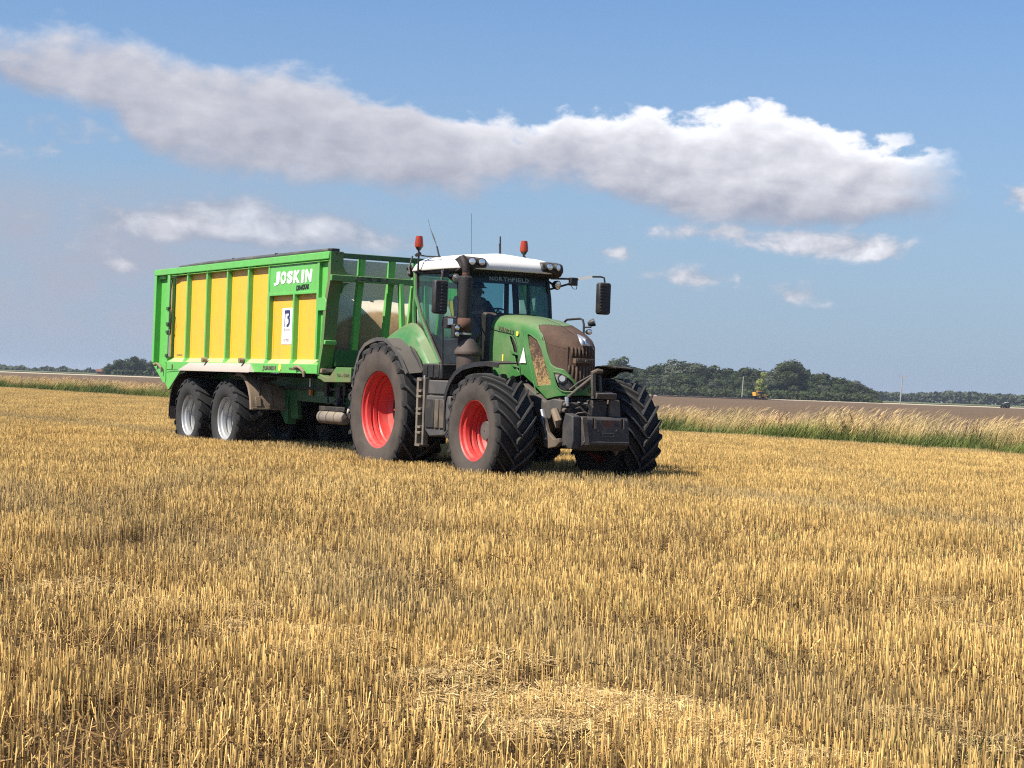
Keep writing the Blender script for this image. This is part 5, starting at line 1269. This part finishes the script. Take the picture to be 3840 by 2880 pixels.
skin('shirt', [bp_[i] for i in sh], [(mp_[a], mp_[b]) for a, b in be if a in mp_ and b in mp_], [.155, .145, .15, .078, .058, .078, .058], M['cloth'], PR)
tr_ = [0, 14, 15, 16, 18, 19, 20]; mp_ = {a: i for i, a in enumerate(tr_)}
skin('trousers', [bp_[i] for i in tr_], [(mp_[a], mp_[b]) for a, b in be if a in mp_ and b in mp_], [.14, .10, .08, .06, .10, .08, .06], M['cloth'], PR)
k = MB(); k.lathe([(0, .098), (.03, .100), (.07, .085), (.10, .04), (.105, .005)], 20, (.535, 0, 2.855), 'z', True); k.prism([(.60, 2.86), (.70, 2.85), (.70, 2.862), (.60, 2.88)], 'y', -.06, .06); k.build('cap', M['cloth'], PR, bevel=.004)
k = MB(); k.tube([(.622, 0, 2.80), (.645, 0, 2.775), (.62, 0, 2.765)], [.008, .014, .006], 6); k.build('nose', M['skin'], PR)
for s_ in (-1, 1):
    k = MB(); disc(k, (.612, s_ * .032, 2.815), (1, 0, 0), .008, .004, 8); k.build('eye', M['blackpaint'], PR)
    k = MB(); disc(k, (.54, s_ * .088, 2.79), (0, s_, 0), .024, .010, 8); k.build('ear', M['skin'], PR)
    for fi in range(4):
        k = MB(); x0_, y0_ = .95, s_ * (.155 + .0 * fi); k.tube([(.94, y0_ + s_ * .01 * fi, 2.49 - .012 * fi), (.985, y0_ + s_ * .008 * fi, 2.495 - .014 * fi), (1.0, y0_ + s_ * .006 * fi, 2.465 - .014 * fi), (.975, y0_, 2.45 - .012 * fi)], [.010, .009, .008, .007], 6); k.build('finger', M['skin'], PR)
    k = MB(); k.tube([(.93, s_ * .155, 2.50), (.955, s_ * .13, 2.51), (.98, s_ * .125, 2.49)], [.012, .010, .008], 6); k.build('thumb', M['skin'], PR)
# ================================================================== TRAILER
TKS = 1.033
TL = empty('trailer', (-3.9223 * TKS, 33.1227 * TKS, -.046), TH, label='bright green and yellow grain trailer with silver wheels behind the tractor', cat='trailer')
TL.scale = (TKS, TKS, TKS)
G, Y_, GD, GK = M['tgreen'], M['tyellow'], M['tgreen_dirty'], M['tgreen_dark']
for x in (0, -1.827):
    for s_ in (-1, 1):
        wheel(TL, 'wheel', (x, s_ * .93, .655), s_, .655, .65, .36, .03, 20, M['silver'], M['tyre_trailer'], .24, kind='trailer')
RIBX = [-1.935, -.94, .055, 1.02, 1.925, 2.985]
def side(s_):
    def bx(name, x0, x1, a, b, z0, z1, m, bev=.008, parent=TL, **kw):      # a, b: |y| range
        y0, y1 = sorted((s_ * a, s_ * b)); return MB().box(x0, x1, y0, y1, z0, z1).build(name, m, parent, bevel=bev, **kw)
    top = bx('top_rail', -3.71, 4.33, 1.17, 1.305, 3.252, 3.37, G, .012)
    k = MB(); k.prism([(s_ * 1.302, 3.225), (s_ * 1.25, 3.25), (s_ * 1.20, 3.25), (s_ * 1.20, 3.215)], 'x', -2.75, 4.3); k.build('rail_lip', G, top)
    rib_w = .085
    for x in RIBX:
        zt = 3.25 if x < 2.5 else 2.76
        k = MB(); y0, y1 = s_ * 1.285, s_ * 1.195
        # trapezoid folded post with a slanted foot
        k.prism([(x - rib_w / 2, y1), (x - rib_w / 2 + .012, y0), (x + rib_w / 2 - .012, y0), (x + rib_w / 2, y1)], 'z', 1.70, zt)
        k.add([(x - rib_w / 2 + .012, y0, 1.70), (x + rib_w / 2 - .012, y0, 1.70), (x + rib_w / 2 + .03, s_ * 1.30, 1.625), (x - rib_w / 2 - .02, s_ * 1.30, 1.625), (x - rib_w / 2, y1, 1.70), (x + rib_w / 2, y1, 1.70)],
              [(0, 1, 2, 3), (0, 3, 4), (1, 5, 2), (4, 3, 2, 5)])
        k.build('post', G, TL)
    ed = [-2.775] + RIBX + [3.90]
    for i in range(7):
        a, b = ed[i] + .035, ed[i + 1] - .035; zt = 3.245 if i < 5 else 2.755
        o = bx('panel', a, b, 1.190, 1.205, 1.69, zt, Y_, .004)
        # pressed edge of the sheet
        q = MB(); w_ = .016
        for (x0, x1, z0, z1) in ((a + .05, b - .05, zt - .07, zt - .07 + w_), (a + .05, a + .05 + w_, 1.75, zt - .07), (b - .05 - w_, b - .05, 1.75, zt - .07)): q.box(x0, x1, *sorted((s_ * 1.204, s_ * 1.210)), z0, z1)
        q.build('panel_fold', Y_, o, bevel=.003)
    if s_ < 0:
        gp_ = bx('name_panel', 1.90, 3.93, 1.20, 1.275, 2.765, 3.25, G, .006)
        bx('panel_frame', 1.885, 1.97, 1.20, 1.287, 1.70, 2.80, G, .006)
        fr2 = bx('panel_frame', 3.87, 3.945, 1.20, 1.287, 1.70, 3.22, G, .006)
        bx('panel_frame', 1.97, 3.87, 1.20, 1.284, 2.735, 2.775, G, .004)
        # slab-style lettering: fill plus heavier outline
        Wd, Hh = 1.52, .205; adv = [0, .18, .355, .53, .735, .835]; ww = [.155, .15, .15, .175, .06, .165]
        for ch, a, w_ in zip('JOSKIN', adv, ww):
            lettering('lettering', ch, w_ * Wd * .98, Hh * (1.08 if ch == 'J' else 1), M['whitepaint'], gp_, (2.13 + a * Wd, -1.278, (2.90 if ch == 'J' else 2.915)), (1, 0, .015), (.06, 0, 1), bold=.05, depth=.004)
        lettering('model_lettering', 'DRAKKAR', .50, .085, M['blackpaint'], gp_, (3.06, -1.278, 2.795), (1, 0, .03), (.08, 0, 1), bold=.035, depth=.004)
        # sticker with blue letter mark
        st = bx('sticker', 2.37, 2.80, 1.206, 1.2105, 1.94, 2.53, M['whitepaint'], .002)
        q = MB(); yy = (-1.2145, -1.211)
        q.prism([(2.475, 2.225), (2.495, 2.225), (2.505, 2.44), (2.635, 2.445), (2.635, 2.41), (2.585, 2.395), (2.585, 2.36), (2.635, 2.345), (2.635, 2.29), (2.56, 2.255), (2.565, 2.222), (2.64, 2.228), (2.695, 2.28), (2.695, 2.35), (2.67, 2.375), (2.695, 2.40), (2.695, 2.475), (2.66, 2.50), (2.475, 2.495)], 'y', *yy)
        q.build('letter_mark', M['bluepaint'], st)
        lettering('lettering', 'Busse', .24, .04, M['faintpaint'], st, (2.455, -1.212, 2.165), (1, 0, 0), (0, 0, 1), depth=.003)
        lettering('lettering', '07700', .22, .05, M['faintpaint'], st, (2.455, -1.212, 1.985), (1, 0, 0), (0, 0, 1), depth=.003)
        q = MB(); q.box(-2.58, -2.28, -1.2105, -1.2065, 1.745, 1.763); q.build('dark_strip', M['decal'], TL)
    else:
        bx('name_panel', 1.90, 3.93, 1.20, 1.275, 2.765, 3.25, G, .006)
    # bottom rail and its dusty shelf
    k = MB(); k.prism([(s_ * 1.20, 1.70), (s_ * 1.302, 1.622), (s_ * 1.302, 1.475), (s_ * 1.20, 1.475)], 'x', -2.86, 4.03); br_ = k.build('bottom_rail', G, TL, bevel=.006)
    k = MB(); k.prism([(s_ * 1.2, 1.703), (s_ * 1.300, 1.626), (s_ * 1.300, 1.622), (s_ * 1.2, 1.697)], 'x', -2.72, 3.86); k.build('shelf', M['shelf'], br_)
    if s_ < 0:
        lettering('lettering', 'JOSKIN', .56, .085, M['decal'], br_, (1.83, -1.304, 1.50), (1, 0, 0), (.05, 0, 1), bold=.08, depth=.004)
        q = MB(); q.lathe([(-1.310, .055), (-1.303, .055)], 20, (2.56, 0, 1.56), 'y', True); q.build('round_sticker', M['yellowsign'], br_)
        lettering('fine_print', '7600/27 T180', .56, .04, M['decal'], br_, (2.93, -1.304, 1.525), (1, 0, 0), (0, 0, 1), bold=.02, depth=.003)
    # light grey ledge over the wheels
    k = MB(); k.sheet([(-1.62, s_ * 1.305, 1.615), (-1.95, s_ * 1.40, 1.475)], [(1.30, s_ * 1.305, 1.615), (1.47, s_ * 1.40, 1.475)], (0, 0, -.01)); k.add([(1.30, s_ * 1.305, 1.615), (1.47, s_ * 1.40, 1.475), (1.47, s_ * 1.25, 1.475), (1.30, s_ * 1.25, 1.615)], [(0, 1, 2, 3)])
    k.build('splash_ledge', M['lightgrey'], TL)
    for x in (-.78, .99): k = MB(); k.lathe([(0, .045), (.09, .045), (.10, .03), (.10, .001)], 16, (x, s_ * 1.29 - (.10 if s_ < 0 else 0), 1.665), 'y', True); k.build('pin_end', M['mud_brown'], TL)
    for x, d in ((-3.30, 1), (3.35, 1)):
        k = MB(); k.tube([(x - .12, s_ * 1.33, 1.565), (x, s_ * 1.34, 1.585), (x + .14, s_ * 1.34, 1.555), (x + .26, s_ * 1.34, 1.50), (x + .27, s_ * 1.34, 1.42)], [.035, .022, .022, .024, .018], 8); k.build('hook', M['mud_brown'], TL)
    # tail of the side: recessed green bay, corner post, ram post with hoses
    bx('rear_bay', -3.66, -2.86, 1.165, 1.185, 1.60, 3.25, G, .004)
    bx('corner_post', -3.71, -3.60, 1.12, 1.30, 1.60, 3.25, G, .01)
    bx('corner_cap', -3.60, -3.22, 1.186, 1.25, 3.19, 3.25, G, .006)
    rp = bx('ram_post', -2.99, -2.86, 1.16, 1.295, 1.60, 3.25, G, .01)
    k = MB(); k.tube([(-2.80, s_ * 1.27, 1.72), (-2.80, s_ * 1.27, 2.35)], .026, 10); k.tube([(-2.80, s_ * 1.27, 2.35), (-2.80, s_ * 1.27, 3.15)], .016, 10); k.build('ram', M['bright_metal'], rp)
    k = MB(); k.tube([(-2.79, s_ * 1.28, 3.16), (-2.74, s_ * 1.29, 3.185), (-2.60, s_ * 1.28, 3.19), (-2.40, s_ * 1.25, 3.20), (-2.05, s_ * 1.22, 3.22)], .014, 6); k.tube([(-2.79, s_ * 1.27, 3.15), (-2.81, s_ * 1.29, 2.8), (-2.79, s_ * 1.28, 2.52)], .014, 6)
    k.tube([(-2.80, s_ * 1.28, 2.60), (-2.72, s_ * 1.30, 2.55), (-2.67, s_ * 1.31, 2.40), (-2.70, s_ * 1.30, 2.25), (-2.79, s_ * 1.28, 2.12)], .015, 6); k.tube([(-2.80, s_ * 1.28, 2.56), (-2.75, s_ * 1.30, 2.46), (-2.75, s_ * 1.30, 2.32), (-2.80, s_ * 1.28, 2.22)], .013, 6)
    k.build('hydraulic_hose', M['plastic'], rp)
    for z in (2.62, 2.33, 2.18, 1.74): k = MB(); k.box(-2.93, -2.83, *sorted((s_ * 1.25, s_ * 1.32)), z - .03, z + .03); k.build('clamp', M['darkgreenpaint'], rp, bevel=.006)
    k = MB(); k.prism([(-3.71, 1.60), (-3.06, 1.10 + .13), (-2.90, 1.22), (-2.76, 1.10), (-2.70, 1.12), (-2.20, 1.42), (-2.14, 1.475), (-2.86, 1.475), (-2.86, 1.60)], 'y', *sorted((s_ * 1.24, s_ * 1.29))); tq = k.build('tail_plate', G, TL, bevel=.006)
    k = MB(); k.bar((-2.86, s_ * 1.294, 1.44), (-2.20, s_ * 1.294, 1.465), .012, .016); k.bar((-2.89, s_ * 1.294, 1.60), (-2.89, s_ * 1.294, 1.24), .02, .02); k.build('plate_fold', G, tq)
    bx('latch', -2.56, -2.50, 1.29, 1.31, 1.49, 1.58, M['decal'], .004)
    # front side closure between last panel and the sloping front post
    k = MB(); k.prism([(3.94, 1.475), (4.05, 1.475), (4.21, 2.22), (4.25, 2.62), (4.25, 2.66), (4.34, 3.0), (4.34, 3.26), (3.94, 3.26)], 'y', *sorted((s_ * 1.20, s_ * 1.225))); k.build('front_cheek', G, TL)
    k = MB(); k.prism([(3.945, 2.46), (4.24, 2.46), (4.26, 2.60), (4.20, 2.66), (3.945, 2.66)], 'y', *sorted((s_ * 1.226, s_ * 1.29))); k.build('stiffener', G, TL, bevel=.006)
    # sloping front post
    PX = [(4.375, 3.37), (4.375, 2.92), (4.27, 2.60), (4.19, 1.92), (4.05, 1.46)]
    k = MB()
    for (a, b) in zip(PX, PX[1:]):
        yo, yi = s_ * 1.285, s_ * 1.075
        k.add([(a[0], yo, a[1]), (a[0], yi, a[1]), (b[0], yi, b[1]), (b[0], yo, b[1]), (a[0] - .10, yo, a[1]), (a[0] - .10, yi, a[1]), (b[0] - .10, yi, b[1]), (b[0] - .10, yo, b[1])],
              [(0, 1, 2, 3), (4, 7, 6, 5), (0, 3, 7, 4), (1, 5, 6, 2), (0, 4, 5, 1), (3, 2, 6, 7)])
    # curved corner gussets
    for (zc, sg) in ((3.03, 1), (2.895, -1)):
        arc = [(s_ * (1.075 - .14 * (1 - math.sin(t))), zc + sg * .16 * (1 - math.cos(t))) for t in [math.pi / 2 * i / 6 for i in range(7)]]
        k.prism([(s_ * 1.076, zc)] + arc, 'x', 4.30, 4.374)
    k.build('front_post', GD if s_ < 0 else G, TL)
    k = MB(); k.bar((4.36, s_ * 1.18, 1.98), (4.30, s_ * 1.18, 2.02), .2, .02); k = MB(); k.box(4.19, 4.245, *sorted((s_ * 1.28, s_ * 1.08)), 1.93, 2.0); k.build('post_bracket', G, TL, bevel=.01)
    k = MB(); k.box(4.06, 4.14, *sorted((s_ * 1.27, s_ * 1.10)), 1.49, 1.56); k.build('pivot_block', M['mud_brown'], TL, bevel=.01)
    # fenders
    RF = [(-2.70, .60), (-2.70, .80), (-2.66, 1.0), (-2.58, 1.14), (-2.46, 1.26), (-2.32, 1.345), (-2.16, 1.41), (-1.9, 1.44)]
    n_ = [Vector((x + 1.83, 0, z - .6)).normalized() for x, z in RF]
    k = MB(); k.sheet([(x, s_ * 1.265, z) for x, z in RF], [(x, s_ * .62, z) for x, z in RF], lambda i: n_[i] * .012); k.tube([(x, s_ * 1.27, z) for x, z in RF], .013, 6); k.build('wheel_fender', M['plastic'], TL)
    k = MB(); k.box(-2.705, -2.69, *sorted((s_ * 1.26, s_ * .62)), .56, .80); k.build('mud_flap', M['mud_brown'], TL)
    FRN = [(.60, 1.445), (.82, 1.44), (.95, 1.40), (1.08, 1.32), (1.18, 1.22), (1.26, 1.08), (1.30, .95), (1.315, .85)]
    n_ = [Vector((x, 0, z - .6)).normalized() for x, z in FRN]
    k = MB(); k.sheet([(x, s_ * 1.27, z) for x, z in FRN], [(x, s_ * (1.20 if i < 2 else (.95 if i < 4 else .60)), z) for i, (x, z) in enumerate(FRN)], lambda i: n_[i] * .014)
    k.sheet([(x, s_ * 1.275, z) for x, z in FRN], [(x - n_[i].x * .05, s_ * 1.275, z - n_[i].z * .05) for i, (x, z) in enumerate(FRN)], (0, -s_ * .012, 0)); ff_ = k.build('wheel_fender', M['mud_brown'], TL)
    for (a, b, z0, z1) in ((1.19, 1.10, .90, 1.06), (.95, .88, .90, 1.22), (.72, .65, .90, 1.04)):
        xx = lambda z: float(np.interp(z, [.85, .95, 1.08, 1.22], [1.332, 1.318, 1.278, 1.20]))
        q = MB(); q.sheet([(xx(z0), s_ * a, z0), (xx((z0 + z1) / 2), s_ * a, (z0 + z1) / 2), (xx(z1), s_ * a, z1)], [(xx(z0), s_ * b, z0), (xx((z0 + z1) / 2), s_ * b, (z0 + z1) / 2), (xx(z1), s_ * b, z1)], (.014, 0, .004)); q.build('fender_rib', M['mud_brown'], ff_, bevel=.004)
    q = MB(); q.box(1.31, 1.345, *sorted((s_ * 1.26, s_ * .60)), .845, .875); q.build('fender_lip', M['mud_brown'], ff_, bevel=.004)
    k = MB(); k.tube([(1.36, s_ * 1.16, 1.33), (1.36, s_ * .95, 1.33)], .02, 8); k.tube([(1.36, s_ * 1.16, 1.33), (1.345, s_ * 1.13, 1.08)], .018, 8); k.box(1.33, 1.38, *sorted((s_ * 1.17, s_ * .85)), 1.345, 1.40); k.build('fender_stay', M['metal_dark'], TL)
M['shelf'] = mat('dusty_shelf', (.30, .42, .12), .8, dirt=(.48, .40, .26), damt=.6, dscale=2.5, dlo=.3, dhi=.6)
M['tgreen_bar'] = mat('trailer_green_crossbar', (.05, .28, .045), .4, dirt=(.24, .24, .10), damt=.5, dscale=1.2, up_dust=.6)
M['pale_letter2'] = mat('dull_pale_lettering', (.20, .32, .20), .6)
side(-1); side(1)
# floor, tail wall, inner lining
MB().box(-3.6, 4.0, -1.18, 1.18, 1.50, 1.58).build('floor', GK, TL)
MB().box(-3.70, -3.62, -1.12, 1.12, 1.30, 3.30).build('tailgate', G, TL, bevel=.01)
# front frame
k = MB(); k.box(4.30, 4.375, -1.07, 1.07, 3.275, 3.355); k.build('frame_top_beam', GK, TL, bevel=.008)
cb = MB(); cb.box(4.376, 4.46, -1.30, 1.30, 2.912, 3.008); cbo = cb.build('crossbar', M['tgreen_bar'] if 'tgreen_bar' in M else GD, TL, bevel=.008)
lettering('lettering', 'JOSKIN', .58, .075, M['decal'], cbo, (4.462, -.92, 2.922), (0, 1, 0), (0, 0, 1), bold=.09, depth=.003)
def slopex(z): return float(np.interp(z, [1.46, 1.92, 2.60, 2.92, 3.37], [4.05, 4.19, 4.27, 4.33, 4.375]))
for y in (-.735, -.215, .215, .735):
    k = MB(); zs_ = [3.275, 2.92, 2.6, 1.92, 1.60]
    for za, zb in zip(zs_, zs_[1:]):
        a, b = slopex(za), slopex(zb)
        k.add([(a, y - .045, za), (a, y + .045, za), (b, y + .045, zb), (b, y - .045, zb), (a - .10, y - .045, za), (a - .10, y + .045, za), (b - .10, y + .045, zb), (b - .10, y - .045, zb)],
              [(0, 1, 2, 3), (4, 7, 6, 5), (0, 3, 7, 4), (1, 5, 6, 2), (0, 4, 5, 1), (3, 2, 6, 7)])
    k.build('frame_post', G, TL)
for y in (-.10, .33):
    k = MB(); k.bar((4.42, y, 2.93), (4.62, y, 1.62), .075, .08, (1, 0, 0)); k.build('brace', G, TL, bevel=.008)
k = MB(); k.box(4.05, 4.19, -1.07, 1.07, 1.60, 1.86); k.build('frame_bottom_beam', GK, TL, bevel=.01)
k = MB(); k.box(4.0, 4.40, -1.20, 1.20, 1.505, 1.56); k.build('front_shelf', M['metal_dark'], TL, bevel=.008)
# canvas front wall: upright above, bulging forward and down below
M['canvas'] = None
def canvas_mat():
    m = bpy.data.materials.new('cream_canvas'); m.use_nodes = True; g = NT(m.node_tree); b = m.node_tree.nodes['Principled BSDF']
    tc = g.n('ShaderNodeTexCoord'); P = tc.outputs['Object']; sp = g.n('ShaderNodeSeparateXYZ'); g.lk(P, sp.inputs[0])
    u = g.m('DIVIDE', g.m('SUBTRACT', sp.outputs[1], -.12), 1.15); v = g.m('DIVIDE', g.m('SUBTRACT', sp.outputs[2], 1.60), .93)
    e = g.m('ADD', g.m('MULTIPLY', u, u), g.m('MULTIPLY', v, v)); e = g.m('ADD', e, g.m('MULTIPLY', g.m('SUBTRACT', g.noise(P, 3, 6, .6), .5), .25))
    f = g.ramp(e, 1.06, .90)
    dirt = g.mix(g.ramp(g.noise(P, 5, 6, .65), .35, .65), (.30, .185, .095), (.42, .27, .15))
    base = g.mix(g.ramp(g.noise(P, 2, 6, .6), .3, .7), (.76, .68, .56), (.66, .57, .45))
    g.lk(g.mix(f, base, dirt), b.inputs['Base Color']); b.inputs['Roughness'].default_value = .8
    return m
M['canvas'] = canvas_mat()
k = MB(); PFc = [(3.66, 3.30), (3.64, 2.95), (3.62, 2.74), (3.65, 2.68), (3.74, 2.60), (3.84, 2.48), (3.93, 2.32), (3.99, 2.10), (4.0, 1.85), (3.98, 1.58)]
rows_ = []
for i in range(25):
    y = -1.17 + 2.34 * i / 24; w_ = 1 - (abs(y) / 1.17) ** 3 * .25
    rows_.append([(3.62 + (x - 3.62) * w_ + .008 * math.sin(y * 9 + z * 3), y, z) for x, z in PFc])
for a, b in zip(rows_, rows_[1:]): k.strip(a, b)
k.build('canvas_wall', M['canvas'], TL, angle=70)
for y in (-.55,): k = MB(); k.tube([(3.66, y, 3.02), (3.665, y, 3.06)], .02, 8); k.build('eyelet', M['metal_dark'], TL)
# tarp rolled up along the near top edge
k = MB(); k.tube([(-2.5, -1.235, 3.385), (-1, -1.235, 3.40), (1, -1.235, 3.40), (2.6, -1.235, 3.398), (4.20, -1.235, 3.40)], [.022, .034, .036, .033, .028], 10); tp = k.build('roll_tarp', M['tarp'], TL)
k = MB(); k.box(4.16, 4.33, -1.26, -1.12, 3.372, 3.42); k.build('roller_bracket', M['plastic'], TL, bevel=.01)
for x in (.2, 2.1): k = MB(); k.box(x, x + .03, -1.27, -1.22, 3.371, 3.44); k.build('tarp_strap', M['tarp'], tp)
for (z, y) in ((3.34, -1.19), (3.34, -1.12), (3.22, -1.19)): k = MB(); k.lathe([(4.376, .014), (4.382, .002)], 8, (0, y, z), 'x', True); k.build('bolt_hole', M['dark_gap'], TL)
# chassis
k = MB()
for s_ in (-1, 1):
    k.prism([(-3.1, 1.26), (-2.9, 1.10), (1.45, 1.08), (1.55, .72), (1.85, .72), (1.75, 1.02), (3.25, 1.0), (3.4, .95), (4.6, 1.0), (4.6, 1.32), (3.9, 1.40), (-3.1, 1.46)], 'y', *sorted((s_ * .56, s_ * .64)))
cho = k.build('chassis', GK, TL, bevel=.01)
MB().box(-2.8, 4.0, -.55, .55, 1.38, 1.47).build('chassis_deck', M['metal_dark'], TL)
k = MB(); k.box(1.2, 4.1, -.72, -.65, 1.22, 1.26); k.build('chassis_rail', M['metal_dark'], TL)
lettering('lettering', 'JOSKIN', .42, .085, M['pale_letter2'] if 'pale_letter2' in M else M['lightgrey'], cho, (2.62, -.645, 1.11), (1, 0, 0), (.05, 0, 1), bold=.03, depth=.003)
for (x, z, m) in ((2.42, 1.17, 'orange'), (4.18, 1.33, 'orange')): k = MB(); k.box(x - .04, x + .04, -.70, -.66, z - .045, z + .045); k.build('reflector', M[m], TL)
k = MB(); k.tube([(2.42, -.69, 1.40), (2.42, -.69, 1.24)], .02, 6); k.build('bracket', M['bright_metal'], TL)
for (x0, x1, z0, z1) in ((3.12, 3.22, 1.12, 1.38), (3.55, 3.72, 1.10, 1.30), (3.82, 3.92, 1.14, 1.36), (3.58, 3.70, .98, 1.09)):
    k = MB(); k.box(x0, x1, -.76, -.65, z0, z1); k.build('valve_block', M['metal_dark'], TL, bevel=.012)
for pts in ([(3.17, -.72, 1.2), (3.3, -.76, 1.0), (3.5, -.74, 1.05), (3.62, -.72, 1.12)], [(3.66, -.76, 1.1), (3.70, -.78, .95), (3.9, -.80, .90), (4.1, -.72, 1.0)], [(3.86, -.74, 1.16), (3.95, -.78, 1.02), (4.2, -.7, 1.05), (4.6, -.5, 1.1)]):
    k = MB(); k.tube(pts, .014, 6); k.build('hose', M['plastic'], TL)
# axles and springs
for x in (0, -1.827):
    k = MB(); k.tube([(x, -.80, .655), (x, .80, .655)], .075, 12); k.build('axle', M['metal_dark'], TL)
    for s_ in (-1, 1):
        k = MB(); k.tube([(x - .45, s_ * .50, .86), (x, s_ * .50, .76), (x + .45, s_ * .50, .86)], .05, 8); k.prism([(x - .12, .80), (x + .12, .80), (x + .06, 1.1), (x - .06, 1.1)], 'y', *sorted((s_ * .56, s_ * .46))); k.build('leaf_spring', M['metal_dark'], TL)
k = MB(); k.box(-1.1, -.7, -.55, .55, .80, 1.10); k.build('bogie_beam', M['metal_dark'], TL, bevel=.02)
k = MB(); k.prism([(.95, .98), (1.15, .80), (1.35, .62), (1.45, .62), (1.40, 1.08), (.95, 1.08)], 'y', -.66, -.50); k.build('spring_hanger', GK, TL, bevel=.01)
k = MB(); k.prism([(.95, .98), (1.15, .80), (1.35, .62), (1.45, .62), (1.40, 1.08), (.95, 1.08)], 'y', .50, .66); k.build('spring_hanger', GK, TL, bevel=.01)
# grey tank under the front
k = MB(); k.lathe([(3.30, .02), (3.31, .08), (3.36, .105), (4.20, .105), (4.25, .08), (4.26, .02)], 24, (0, -.88, .80), 'x', True); tk = k.build('air_tank', M['cyl'], TL)
for x in (3.45, 3.72, 4.0): k = MB(); k.lathe([(x - .012, .109), (x + .012, .109)], 24, (0, -.88, .80), 'x', True); k.build('tank_strap', M['metal_dusty'], tk)
k = MB(); k.box(3.34, 4.3, -.94, -.62, .90, .97); k.build('tank_bracket', M['metal_dark'], TL, bevel=.01)
k = MB(); k.lathe([(4.36, .10), (4.38, .13), (4.42, .13), (4.44, .10)], 24, (0, -.80, .90), 'x', True); k.tube([(4.3, -.80, .86), (4.7, -.72, .82), (5.0, -.5, .80)], .03, 8); k.build('cable_reel', M['lightgrey'], TL)
# step box at the front
k = MB(); k.prism([(3.99, 1.49), (3.99, 1.405), (4.12, 1.385), (4.24, 1.35), (5.2, 1.36), (5.2, 1.585), (4.66, 1.585), (4.42, 1.43), (4.30, 1.43)], 'y', -1.27, -.55); sb2 = k.build('front_side_box', GD, TL, bevel=.01)
lettering('lettering', 'DRAKKAR', .45, .05, M['decal'], sb2, (4.72, -1.272, 1.44), (1, 0, 0), (0, 0, 1), bold=.02, depth=.003)
# drawbar
k = MB(); k.prism([(3.6, 1.0), (3.6, 1.35), (4.7, 1.30), (5.4, .85), (5.7, .80), (5.7, .62), (5.2, .66)], 'y', -.17, .17); k.build('drawbar', GK, TL, bevel=.02)
k = MB(); k.tube([(4.6, .0, 1.1), (4.8, .05, 1.3), (5.1, .2, 1.25)], .016, 6); k.tube([(4.5, .6, 1.1), (4.7, .55, 1.35), (5.1, .4, 1.22)], .016, 6); k.build('hose', M['plastic'], TL)
# ================================================================== HAZE
hz = MB().box(-6200, 6200, -2600, 9200, -1.2, 32).build('haze', None, None)
props(hz, kind='stuff', label='thin bluish summer haze over the fields')
hm = bpy.data.materials.new('haze'); hm.use_nodes = True; ht = hm.node_tree; ht.nodes.clear(); g = NT(ht)
ho = g.n('ShaderNodeOutputMaterial'); hv = g.n('ShaderNodeVolumePrincipled')
hv.inputs['Color'].default_value = (.80, .88, 1.0, 1); hv.inputs['Density'].default_value = .00012; hv.inputs['Anisotropy'].default_value = .2
g.lk(hv.outputs[0], ho.inputs['Volume']); hz.data.materials.append(hm)
